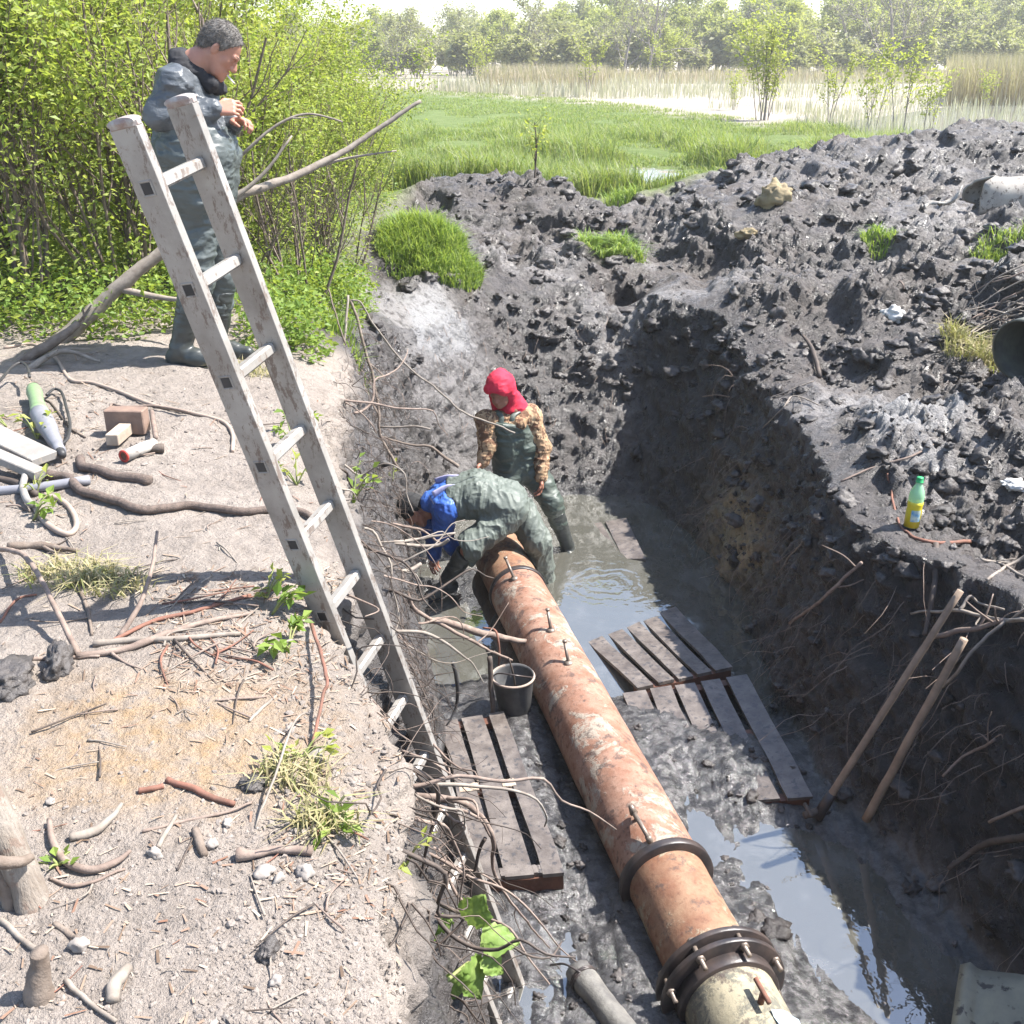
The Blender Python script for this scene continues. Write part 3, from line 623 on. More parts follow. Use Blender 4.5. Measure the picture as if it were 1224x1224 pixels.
# corded power tool
g0, g1, g2 = on(42, 476, .05), on(50, 507, .05), on(74, 550, .04)
root = empty('power_drill', g1-A([0, 0, .05]), 'corded power tool with green handle and grey nose lying on pale soil', 'power tool')
b = MB(); P = spline([g0, (g0+g1)/2, g1], 5); b.tube(P, np.interp(np.linspace(0, 1, len(P)), [0, .15, .5, .8, 1], [.030, .038, .032, .036, .043]), 16); b.build('handle', M['greenplastic'], root)
b = MB(); P = [g1+(g2-g1)*t for t in np.linspace(-.02, 1, 14)]; b.tube(P, np.interp(np.linspace(0, 1, 14), [0, .3, .5, .55, .8, .85, 1], [.042, .044, .040, .034, .030, .024, .024]), 16); b.build('nose', M['greyplastic'], root)
b = MB(); b.tube([g2-(g2-g1)*.02, g2+(g2-g1)*.1], [.02, .016], 12); b.build('chuck', M['black'], root)
for q in (.1, .22, .34):
    b = MB(); c = g1+(g0-g1)*q+A([.028, -.02, .012]); b.box(c, (.012, .02, .02), None, .2); b.build('button', M['black'], root)
gtube([(40, 474), (37, 462), (29, 456), (18, 462), (8, 475), (-6, 492)], .007, 'black', 'black_cord', 'black power cord arching from the green handled tool to the frame edge', 'cord', lift=.10)
gtube([(57, 479), (66, 472), (75, 476), (80, 492), (85, 514), (82, 532), (72, 541)], .007, 'black', 'black_cord', 'black cord loop curling to the right of the green handled tool', 'cord', lift=.03)
gtube([(48, 478), (60, 482), (72, 497), (84, 513), (102, 524)], .005, 'darkstick', 'thin_wire', 'thin dark wire running from the green handle towards the mallet', 'wire')
# mallet
mh = on(150, 522, .0); root = empty('mallet', mh, 'wooden mallet with brown head and pale square handle end on the soil', 'mallet')
fw = A([-.05, -1, 0]); fw /= np.linalg.norm(fw); sx = A([1, -.05, 0.]); rot = np.stack([sx, -fw, A([0, 0, 1.])], 1)
b = MB(); b.box(mh+A([.0, .05, .06]), (.175, .075, .11), rot, .06); b.build('head', simple('brown_block', (.22, .15, .115), (.15, .10, .08), .8, 14, .5, .004), root, False)
b = MB(); b.box(mh+A([.0, -.06, .035]), (.055, .17, .05), rot, .06); b.build('handle', M['wood'], root, False)
a, c = on(150, 553, .03), on(185, 538, .03); root = empty('pipe_offcut', (a+c)/2-A([0, 0, .03]), 'short grey pipe offcut with red mouth beside the wooden mallet', 'pipe offcut')
b = MB(); b.tube([a, a+(c-a)*.3, c], .025, 16); b.build('pipe_body', M['concrete'], root); d = (a-c)/np.linalg.norm(a-c); b = MB(); b.lathe([(.016, .0), (.026, 0), (.027, .006), (.018, .008), (.016, -.0)], a, d, 16); b.build('red_mouth', M['red'], root)
b = MB(); b.lathe([(.0005, .004), (.017, .004)], a, d, 16); b.build('bore', M['redwood'], root)
gtube([(183, 504), (188, 536)], .011, 'root', 'short_stick', 'short upright looking stick end touching the red mouthed pipe offcut', 'stick', lift=.05)
gtube([(157, 541), (176, 541), (196, 541)], [.014, .02, .022], 'darkstick', 'dark_wood_piece', 'short dark piece of wood behind the red mouthed pipe offcut', 'wood piece', lift=.02)
gtube([(5, 417), (40, 413), (67, 430), (84, 455), (110, 459), (144, 470), (181, 485), (228, 495), (265, 505), (278, 520), (278, 541)], .009, 'cable', 'beige_cable', 'long beige cable winding from the fallen pole to the ladder foot of the bank', 'cable')
gtube([(140, 505), (133, 492), (136, 488), (150, 491), (185, 490), (226, 497)], .006, 'root', 'bent_wire', 'thin brown wire hooked over the wooden mallet head', 'wire', lift=.02)
gtube([(54, 594), (74, 601), (87, 614), (92, 631), (82, 641), (64, 634), (50, 621), (40, 605)], .011, 'cable', 'beige_cable_loop', 'round loop of beige cable on the soil under the dark rope', 'cable')
gtube([(30, 553), (33, 570), (29, 590), (34, 606), (40, 612)], .014, 'white', 'white_hose', 'short pale hose hanging over the grey bar at the left', 'hose', lift=.03)
gtube([(58, 572), (80, 576), (92, 586), (104, 594), (141, 604), (167, 614), (201, 612), (234, 609), (285, 616), (322, 613), (357, 615), (372, 622)], [.022, .019, .017, .016, .015, .013], 'rope', 'dark_rope', 'thick dark braided rope lying across the bare bank to the ladder', 'rope', jit=.006)
gtube([(97, 552), (99, 563), (114, 565), (144, 574), (180, 579)], [.02, .02, .02, .021, .024], 'rope', 'thick_rope_end', 'short thick frayed rope end lying above the long dark rope', 'rope', jit=.006)
gtube([(-8, 592), (40, 588), (108, 578)], .02, 'greyplastic', 'grey_bar', 'straight grey bar lying under the tangled ropes at the left edge', 'bar')
gtube([(-8, 574), (20, 580), (44, 594)], .014, 'darkstick', 'dark_hose', 'dark hose end crossing the grey bar at the left edge', 'hose')
for (x0, y0, x1, y1, w, lab) in ((-20, 535, 56, 560, .12, 'pale weathered plank propped up at the left edge beside the power tool'), (-20, 560, 50, 578, .06, 'narrow pale board under the weathered plank at the left edge')):
    a, c = on(x0, y0, .09), on(x1, y1, .04); d = c-a; Ln = np.linalg.norm(d); d /= Ln; s_ = np.cross([0, 0, 1], d); s_ /= np.linalg.norm(s_); b = MB(); b.box((a+c)/2, (Ln, w, .035), np.stack([d, s_, np.cross(d, s_)], 1), .1); tag(b.build('weathered_plank', M['white'], None, False, .004, 9), lab, 'plank')
# ================================================================ POSTS AND STUMPS LOWER LEFT
def log(name, P, r, mat, lab, cat, n=14, rough=.01, flat=1):
    b = MB(); Q = spline(P, 10); b.tube(Q, np.interp(np.linspace(0, 1, len(Q)), np.linspace(0, 1, len(r)), r), n, True, flat); return tag(b.build(name, M[mat], None, True, rough, 18), lab, cat)
M['splitwood'] = simple('split_wood', (.29, .255, .22), (.19, .155, .125), .85, 9, .8, .008, (5, 5, .6), spots=(.2, .15, .12))
p0 = hit(44, 1078); log('split_post', [p0+A([-.0, .0, -.05]), p0+A([-.045, .02, .16]), p0+A([-.11, .05, .42])], [.040, .040, .034], 'splitwood', 'split pale wooden post stuck upright in soil at left edge', 'post', 16, .012, .8)
p1 = hit(28, 1078); log('bark_slab', [p1+A([-.01, -.02, -.05]), p1+A([-.03, -.01, .1]), p1+A([-.06, .02, .24])], [.016, .017, .012], 'bark', 'dark slab of bark against the split pale post', 'bark slab', 8, .006)
log('bark_strip', [p0+A([-.14, -.03, .18]), p0+A([-.05, -.05, .155]), p0+A([.0, -.03, .13]), p0+A([.012, .0, .12])], [.016, .014, .012, .008], 'bark', 'peeled strip of bark wrapped round the split pale post', 'bark strip', 8, .004)
gtube([(60, 985), (64, 1010), (80, 1035), (110, 1045), (140, 1035), (157, 1022)], [.006, .008, .009, .008, .004], 'root', 'curved_bark', 'curved strip of bark on the soil right of the split post', 'bark strip', lift=.012)
gtube([(-5, 985), (4, 1030), (6, 1065), (-4, 1095)], .007, 'drystick', 'bent_stick', 'pale bent stick hooked over the left edge beside the split post', 'stick', lift=.05)
p2 = hit(48, 1192); root = None
o = log('tree_stump', [p2+A([-.005, 0, -.04]), p2+A([.002, .0, .03]), p2+A([.012, .005, .075]), p2+A([.016, .006, .105])], [.036, .024, .018, .018], 'bark', 'small grey sapling stump with cut top at the lower left', 'stump', 14, .006)
# ================================================================ PEOPLE (distance-field bodies turned into one continuous surface each)
def sdf_mesh(prims, res, k=.03, cuts=(), pad=.03):
    lo = A([1e9]*3); hi = -lo
    for p in prims:
        if p[0] == '-': continue
        if p[0] == 'c': pts = A([p[1], p[2]]); r = max(p[3], p[4])
        else: pts = A([p[1]]); r = max(p[2])
        lo = np.minimum(lo, pts.min(0)-r); hi = np.maximum(hi, pts.max(0)+r)
    lo -= pad; hi += pad; n = np.ceil((hi-lo)/res).astype(int)+1
    G = [lo[i]+np.arange(n[i])*res for i in range(3)]; F = np.full(n, .5, np.float32)
    for p in prims:
        neg = p[0] == '-'; q = p[1] if neg else p
        kk = q[-1] if isinstance(q[-1], dict) else {}; kq = kk.get('k', k)
        if q[0] == 'c': pts = A([q[1], q[2]], float); r = max(q[3], q[4])
        else: pts = A([q[1]], float); r = max(q[2])
        m = r+2*kq+2*res; a = np.maximum(0, ((pts.min(0)-m-lo)/res).astype(int)); b = np.minimum(n, ((pts.max(0)+m-lo)/res).astype(int)+2)
        if (b <= a).any(): continue
        X, Y, Z = np.meshgrid(*[G[i][a[i]:b[i]] for i in range(3)], indexing='ij', sparse=True)
        if q[0] == 'c':
            A0, B0 = pts; ab = B0-A0; L2 = max(ab@ab, 1e-9)
            t = np.clip(((X-A0[0])*ab[0]+(Y-A0[1])*ab[1]+(Z-A0[2])*ab[2])/L2, 0, 1)
            d = np.sqrt((X-A0[0]-t*ab[0])**2+(Y-A0[1]-t*ab[1])**2+(Z-A0[2]-t*ab[2])**2) - (q[3]+(q[4]-q[3])*t)
        else:
            Rm = np.eye(3) if q[3] is None else A(q[3]); c = pts[0]; r3 = q[2]; dx, dy, dz = X-c[0], Y-c[1], Z-c[2]
            e = [(dx*Rm[0, i]+dy*Rm[1, i]+dz*Rm[2, i]) for i in range(3)]
            k0 = np.sqrt(sum((e[i]/r3[i])**2 for i in range(3))); k1 = np.sqrt(sum((e[i]/r3[i]**2)**2 for i in range(3)))+1e-9; d = k0*(k0-1)/k1
        W = F[a[0]:b[0], a[1]:b[1], a[2]:b[2]]
        if neg: h = np.clip(.5-.5*(W+d)/kq, 0, 1); W[...] = W*(1-h)+(-d)*h+kq*h*(1-h)
        else: h = np.clip(.5+.5*(W-d)/kq, 0, 1); W[...] = W*(1-h)+d*h-kq*h*(1-h)
    if cuts:
        X, Y, Z = np.meshgrid(*G, indexing='ij', sparse=True)
        for (c, nn, wob) in cuts:    # keep the side the normal points away from
            nn = A(nn, float); nn /= np.linalg.norm(nn)
            pl = (X-c[0])*nn[0]+(Y-c[1])*nn[1]+(Z-c[2])*nn[2]
            if wob: pl = pl+wob*np.sin(X*23+Y*17)*np.cos(Y*19+Z*21)
            F = np.maximum(F, pl)
    F = F.astype(np.float32); S = F < 0
    c8 = [S[i:n[0]-1+i, j:n[1]-1+j, l:n[2]-1+l] for i in (0, 1) for j in (0, 1) for l in (0, 1)]
    sm = sum(c.astype(np.int8) for c in c8); act = (sm > 0) & (sm < 8); ci = np.argwhere(act)
    vid = np.full(act.shape, -1, np.int32); vid[act] = np.arange(len(ci))
    off = A([(i, j, l) for i in (0, 1) for j in (0, 1) for l in (0, 1)])
    vals = np.stack([F[ci[:, 0]+o[0], ci[:, 1]+o[1], ci[:, 2]+o[2]] for o in off], 1)
    P = np.zeros((len(ci), 3)); cnt = np.zeros(len(ci))
    for a in range(8):
        for b in range(a+1, 8):
            if abs(off[a]-off[b]).sum() != 1: continue
            m = (vals[:, a] < 0) != (vals[:, b] < 0); t = vals[m, a]/(vals[m, a]-vals[m, b]); P[m] += off[a]+(off[b]-off[a])*t[:, None]; cnt[m] += 1
    V = lo+(ci+P/cnt[:, None])*res; Fs = []
    for ax in range(3):
        o1, o2 = [(1, 2), (2, 0), (0, 1)][ax]
        sl = [slice(1, n[i]-1) for i in range(3)]; s0 = sl[:]; s1 = sl[:]; s0[ax] = slice(0, n[ax]-1); s1[ax] = slice(1, n[ax])
        d = S[tuple(s0)].astype(np.int8)-S[tuple(s1)].astype(np.int8)
        e = np.argwhere(d != 0); sg = d[d != 0]; st = A([1, 1, 1]); st[ax] = 0; e = e+st
        def cid(a_, b_):
            q = e.copy(); q[:, o1] -= a_; q[:, o2] -= b_; return vid[q[:, 0], q[:, 1], q[:, 2]]
        Q = np.stack([cid(1, 1), cid(0, 1), cid(0, 0), cid(1, 0)], 1); Q[sg < 0] = Q[sg < 0][:, ::-1]; Fs.append(Q)
    return V, np.concatenate(Fs)
def vnormals(V, F):
    n = np.cross(V[F[:, 2]]-V[F[:, 0]], V[F[:, 3]]-V[F[:, 1]]); N = np.zeros_like(V)
    for i in range(4): np.add.at(N, F[:, i], n)
    return N/(np.linalg.norm(N, axis=1)[:, None]+1e-12)
def body_part(name, prims, res, mat, parent, k=.03, cuts=(), wr=0, wf=(9, 9, 22), seed=0):
    V, F = sdf_mesh(prims, res, k, cuts)
    if wr:
        N = vnormals(V, F); q = V*A(wf); q = q+.8*np.stack([fbm(V*4, 2, 30+k_) for k_ in (0, 1, 2)], -1)
        V = V+N*(wr*(fbm(q, 3, seed, .5, True)-.1))[:, None]
    return link(name, mesh_np(name, V-A(wloc(parent)), F, mat), parent)
def frame(yaw, pitch, roll=0):
    """columns: face-forward, left, up"""
    return A(Matrix.Rotation(yaw, 3, 'Z') @ Matrix.Rotation(pitch, 3, 'Y') @ Matrix.Rotation(roll, 3, 'X'))
def head_prims(o, Rm, s=1.0):
    T = lambda x, y, z: A(o)+Rm@A([x, y, z])*s
    E = lambda c, r: ('e', T(*c), [q*s for q in r], Rm)
    P = [E((-.012, 0, .045), (.098, .076, .088)), E((.035, 0, -.02), (.058, .060, .085)), ('c', T(.048, .028, -.078), T(.070, 0, -.098), .030*s, .026*s), ('c', T(.048, -.028, -.078), T(.070, 0, -.098), .030*s, .026*s),
         ('c', T(-.0, .052, -.035), T(.05, .032, -.08), .022*s, .024*s), ('c', T(-.0, -.052, -.035), T(.05, -.032, -.08), .022*s, .024*s)]
    sm = {'k': .010}
    P += [('c', T(.086, 0, .018), T(.112, 0, -.026), .010*s, .0135*s, sm), ('c', T(.097, .012, -.030), T(.097, -.012, -.030), .0105*s, .0105*s, sm),
          ('c', T(.081, .040, .028), T(.090, .008, .026), .011*s, .011*s, sm), ('c', T(.081, -.040, .028), T(.090, -.008, .026), .011*s, .011*s, sm),
          ('c', T(.058, .045, -.014), T(.05, .05, -.02), .018*s, .016*s, {'k': .02}), ('c', T(.058, -.045, -.014), T(.05, -.05, -.02), .018*s, .016*s, {'k': .02})]
    for sy in (1, -1): P.append(('-', ('e', T(.092, sy*.031, .010), [.012*s, .015*s, .009*s], Rm, {'k': .010}))); P.append(('e', T(.077, sy*.030, .009), [.013*s, .015*s, .0105*s], Rm, {'k': .004}))
    P += [('c', T(.088, .020, -.062), T(.096, 0, -.058), .0062*s, .0085*s, {'k': .006}), ('c', T(.088, -.020, -.062), T(.096, 0, -.058), .0062*s, .0085*s, {'k': .006}),
          ('c', T(.086, .016, -.073), T(.092, 0, -.074), .0066*s, .009*s, {'k': .006}), ('c', T(.086, -.016, -.073), T(.092, 0, -.074), .0066*s, .009*s, {'k': .006})]
    for sy in (1, -1):
        P += [('e', T(-.012, sy*.079, .0), [.018*s, .009*s, .031*s], Rm@A(Matrix.Rotation(sy*-.35, 3, 'Z')), {'k': .008}), ('-', ('e', T(-.004, sy*.089, .001), [.009*s, .006*s, .016*s], Rm, {'k': .006}))]
    P.append(('c', T(-.025, 0, -.04), T(-.055, 0, -.135), .056*s, .060*s))
    return P
def hand_prims(w, fw, pn, thumb, curl=.5, s=1.0, spread=.1):
    """w wrist, fw finger direction, pn palm normal (towards which fingers curl), thumb: unit side vector"""
    fw = A(fw, float); fw /= np.linalg.norm(fw); pn = A(pn, float); pn -= fw*pn.dot(fw); pn /= np.linalg.norm(pn); sd = np.cross(fw, pn); sd *= np.sign(sd@A(thumb, float)) or 1
    w = A(w, float); P = []; kk = {'k': .006}
    for i, (off, ln, r) in enumerate(((.033, .078, .0088), (.011, .086, .0092), (-.011, .080, .0087), (-.032, .062, .0077))):
        kn = w+fw*.088*s*(1-.05*abs(i-1))+sd*off*s
        P.append(('c', w+sd*off*.55*s+fw*.01, kn, .017*s, .0125*s, {'k': .012})); p = kn; ang = curl*.6+.08*i
        d0 = fw+sd*(off*spread*9)
        for sg, fr in enumerate((.45, .31, .24)):
            d = d0*math.cos(ang)+pn*math.sin(ang); q = p+d/np.linalg.norm(d)*ln*fr*s; P.append(('c', p, q, r*s*(1-.08*sg), r*s*(1-.08*(sg+1)), kk)); p = q; ang += curl*.9
    b = w+fw*.022*s+sd*.026*s+pn*.006; d1 = fw*.65+sd*.7+pn*.25; d1 /= np.linalg.norm(d1); m = b+d1*.042*s; d2 = fw*.85+sd*.15+pn*.45; d2 /= np.linalg.norm(d2); e = m+d2*.032*s; d3 = fw*.85-sd*.15+pn*.5; d3 /= np.linalg.norm(d3)
    P += [('c', b, m, .017*s, .0118*s, {'k': .01}), ('c', m, e, .0108*s, .0098*s, kk), ('c', e, e+d3*.026*s, .0098*s, .0078*s, kk)]
    return P
def skin(name, c, dark):
    t = NT(name); n = t.noise(9, 4); t.bsdf(t.mix(t.ramp(n, [(.35, 0), (.7, 1)]), c, dark), .5, t.bump(t.noise(90, 3), .15, .001), .4, Subsurface_Weight=.08); return t.m
def cloth(name, c1, c2, rough=.6, scale=7, bs=.5, bd=.006, spec=.5, camo=None):
    t = NT(name); n = t.noise(scale, 5, .6); c = t.mix(t.ramp(n, [(.38, 0), (.66, 1)]), c1, c2)
    if camo:
        for q, (cc, lo, sc) in enumerate(camo): c = t.mix(t.ramp(t.noise(sc, 3, .6, t.map((1, 1, .55)), .8), [(lo, 0), (lo+.03, 1)]), c, cc)
    mudf = t.ramp(t.noise(11, 6, .75), [(.62, 0), (.72, .3)]); c = t.mix(mudf, c, (.10, .095, .09))
    h = t.math('ADD', t.noise(14, 5, .6, t.map((1, 1, 2.2)), 1.2), t.math('MULTIPLY', t.noise(60, 3), .15))
    t.bsdf(c, t.ramp(n, [(.3, rough-.08), (.7, rough+.12)]), t.bump(h, bs, bd), spec); return t.m
M['skin'] = skin('weathered_skin', (.42, .22, .155), (.34, .16, .115)); M['darkskin'] = skin('tanned_skin', (.32, .15, .10), (.24, .11, .08))
M['wader1'] = cloth('grey_green_waders', (.066, .078, .078), (.085, .098, .096), .42); M['wader2'] = cloth('dark_green_waders', (.050, .068, .058), (.085, .10, .085), .45); M['wader3'] = cloth('sage_green_waders', (.095, .112, .098), (.118, .136, .118), .55)
M['jacket1'] = cloth('dark_grey_leather', (.060, .068, .078), (.095, .105, .115), .38, 9, .7, .008, .6); M['hood1'] = cloth('black_knit', (.014, .014, .017), (.03, .03, .034), .85)
M['camo'] = cloth('tan_camouflage', (.36, .24, .145), (.27, .175, .10), .8, 9, .5, .006, .3, ((.15, .085, .05, ), .56, 16) and (((.14, .075, .045), .50, 17), ((.40, .29, .18), .58, 21), ((.07, .045, .03), .60, 26)))
M['redhood'] = cloth('red_knit', (.55, .022, .055), (.46, .014, .04), .8); M['bluej'] = cloth('blue_nylon', (.030, .085, .33), (.045, .13, .42), .5); M['cap3'] = cloth('black_wool', (.012, .012, .013), (.03, .03, .03), .85)
M['boot'] = cloth('black_rubber_boot', (.028, .032, .031), (.05, .055, .053), .35, 7, .3, .004, .6)
M['hair'] = simple('short_grey_hair', (.20, .185, .17), (.085, .075, .068), .8, 45, .8, .006); M['browhair'] = simple('dark_brow', (.06, .045, .04), (.09, .07, .06), .8, 40, .4, .002)
def boot(root, knee, ankle, toe, mat, r0=.072, sole=True):
    toe = A(toe, float); ankle = A(ankle, float); top = ankle+(A(knee)-ankle)*.80
    heel = ankle+(ankle-toe)*A([1, 1, 0])*.22; zb = toe[2]
    b = [('c', top, ankle+A([0, 0, .02]), r0, .054), ('c', ankle, A([heel[0], heel[1], zb+.045]), .052, .048), ('c', A([heel[0], heel[1], zb+.040]), A([*(toe*.5+ankle*.5)[:2], zb+.045]), .043, .050), ('c', A([*(toe*.5+ankle*.5)[:2], zb+.042]), A([*toe[:2], zb+.036]), .049, .038)]
    o = body_part('boot', b, .007, mat, root, .03, [(top, A(knee)-ankle, 0), ((0, 0, zb), (0, 0, -1), 0)], .006, (6, 6, 26), 5)
    return o
# ---------------------------------------------------------------- man smoking on the bank
def person_smoking():
    Q = lambda x, y, d=0: atY(x, y, 5.78+d)
    root = empty('person', A([*Q(258, 436)[:2], 0.0]), 'person in grey leather jacket and waders smoking on the bank behind the ladder', 'person')
    hc = Q(262, 60); Rm = frame(R_(6), R_(43)); neck = Q(234, 88)
    shR, shL = Q(208, 101, -.17), Q(229, 98, .19); elR, elL = Q(190, 137, -.22), Q(262, 158, .24); wrR, wrL = Q(258, 131, -.13), Q(279, 146, .10)
    hpR, hpL = Q(233, 238, -.09), Q(243, 235, .10); knR, knL = Q(236, 335, -.13), Q(262, 330, .13); anR, anL = Q(237, 424, -.17), Q(268, 405, .15)
    toR = A([*Q(252, 441, -.20)[:2], .0]); toL = A([*Q(296, 424, .10)[:2], .0]); toR[2] = gz(*toR[:2]); toL[2] = gz(*toL[:2])
    anR = A([toR[0]-.16, toR[1]+.03, toR[2]+.085]); anL = A([toL[0]-.17, toL[1]+.03, toL[2]+.085])
    tor = [(Q(223, 107), .108), (Q(227, 138), .140), (Q(234, 182), .178), (Q(240, 228), .16)]
    B = head_prims(hc, Rm) + [('c', hc+Rm@A([-.05, 0, -.12]), neck+A([.0, 0, -.08]), .060, .075), ('c', shR, shL, .06, .06)]
    for i in range(3):
        for s in (-.06, .06): B.append(('c', tor[i][0]+A([0, s, 0]), tor[i+1][0]+A([0, s, 0]), tor[i][1]-.03, tor[i+1][1]-.03))
    for a, b, c, d, e in ((shR, elR, wrR, 0, 0), (shL, elL, wrL, 0, 0)): B += [('c', a, b, .05, .042), ('c', b, c, .042, .028)]
    for h, k, a in ((hpR, knR, anR), (hpL, knL, anL)): B += [('c', h, k, .085, .058), ('c', k, a, .055, .04)]
    hdir = A([.95, .25, .12]); B += hand_prims(wrR, hdir, A([.1, .75, -.5]), A([0, .3, 1.]), .75, 1.02); B += hand_prims(wrL, A([.75, -.45, .1]), A([.1, -.4, -.9]), A([-.3, .2, 1]), .8, 1.02)
    body_part('body', B, .0045, M['skin'], root, .03)
    # hair: thin cap over the skull, cut away from the face and the nape
    T = lambda x, y, z: hc+Rm@A([x, y, z])
    H = [('e', T(-.014, 0, .048), [.103, .081, .092], Rm), ('e', T(-.065, 0, .0), [.045, .062, .06], Rm)]
    body_part('hair', H, .0045, M['hair'], root, .02, [(T(.055, 0, .075), Rm@A([.85, 0, -.52]), .004), (T(-.03, 0, -.035), Rm@A([.45, 0, -.89]), .003)], .004, (60, 60, 60), 3)
    ho = [c_ for c_ in root.children if c_.name.startswith('hair')][0]; hv = A([v.co[:] for v in ho.data.vertices]); hn = A([v.normal[:] for v in ho.data.vertices]); g = np.random.default_rng(2); kk = g.choice(len(hv), 4500); p_ = hv[kk]; d_ = hn[kk]*.6+Rm@A([-.3, 0, -.5])+g.normal(0, .3, (4500, 3)); d_ /= np.linalg.norm(d_, axis=1)[:, None]; w_ = np.cross(d_, g.normal(size=(4500, 3))); w_ *= .0011/np.linalg.norm(w_, axis=1)[:, None]; L_ = g.uniform(.008, .018, (4500, 1)); V_ = np.stack([p_-w_, p_+w_, p_+d_*L_], 1).reshape(-1, 3); i_ = np.arange(4500)*3; link('hair_strands', mesh_np('hair_strands', V_, np.stack([i_, i_+1, i_+2], 1), M['hair']), ho)['kind'] = 'stuff'
    for s in (1, -1): body_part('eyebrow', [('c', T(.094, s*.014, .034), T(.083, s*.044, .036), .0048, .0038)], .0022, M['browhair'], root, .004)
    J = [('c', shR, shL, .084, .084), ('c', neck+A([-.0, 0, .0]), neck+A([-.02, 0, -.10]), .075, .115)]
    for i in range(2):
        for s in (-.075, .075): J.append(('c', tor[i][0]+A([0, s, 0]), tor[i+1][0]+A([0, s, 0]), tor[i][1]+.004, tor[i+1][1]+.004))
    J += [('c', tor[2][0], tor[2][0]+A([0, 0, -.08]), .17, .17)]
    J += [('c', shR, elR, .076, .066), ('c', elR, wrR-(wrR-elR)*.06, .066, .046), ('c', shL, elL, .078, .068), ('c', elL, wrL, .072, .05)]
    body_part('jacket', J, .0065, M['jacket1'], root, .035, [(hc+Rm@A([-.02, 0, -.10]), A([.45, 0, .9]), 0)], .015, (7, 7, 14), 4)
    K = [('c', neck+A([-.035, -.07, .035]), neck+A([.075, -.06, -.045]), .042, .036), ('c', neck+A([-.035, .07, .035]), neck+A([.075, .06, -.045]), .042, .036), ('c', neck+A([-.06, -.05, .045]), neck+A([-.06, .05, .045]), .055, .055), ('c', neck+A([-.075, -.04, .08]), neck+A([-.075, .04, .08]), .035, .035), ('c', neck+A([.085, -.05, -.055]), neck+A([.10, .05, -.07]), .035, .035)]
    body_part('hood', K, .006, M['hood1'], root, .025, (), .012, (12, 12, 18), 9)
    Wd = []
    for i in (1, 2):
        for s in (-.065, .065): Wd.append(('c', tor[i][0]+A([.012, s, -.02 if i == 1 else 0]), tor[i+1][0]+A([0, s, 0]), tor[i][1]+.022, tor[i+1][1]+.016))
    for h, k, a in ((hpR, knR, anR), (hpL, knL, anL)): Wd += [('c', h, k, .120, .086), ('c', k, a+(k-a)*.62, .085, .076)]
    body_part('waders', Wd, .0065, M['wader1'], root, .03, [(Q(228, 147), A([.12, 0, 1]), .006)], .015, (7, 7, 17), 6)
    for s, sh in ((-1, shR), (1, shL)):
        b = MB(); b.tube(spline([sh+A([-.09, s*-.05, -.13]), sh+A([-.02, s*-.05, .095]), sh+A([.09, s*-.05, .0]), tor[1][0]+A([.16, s*.07, .0])], 6), .02, 8, True, .35, tw=(0, 1, .3)) if s > 0 else b.tube([sh+A([-.1, .05, -.2]), sh+A([-.1, .05, -.24])], .02, 6)
        b.build('strap', M['hood1'], root)
    boot(root, knR, anR, toR, M['boot'], .083); boot(root, knL, anL, toL, M['boot'], .083)
    m = T(.097, -.006, -.066); d = Rm@A([.95, -.12, -.12]); cg = empty('cigarette', m, 'lit white cigarette held in the lips of the standing person', 'cigarette')
    b = MB(); b.tube([m, m+d*.055], .0045, 8); b.build('paper', simple('cigarette_paper', (.8, .78, .72), (.7, .66, .6), .8, 30, .1, .001), cg); b = MB(); b.tube([m+d*.055, m+d*.064], [.0045, .0035], 8); b.build('ash', M['dullsteel'], cg)
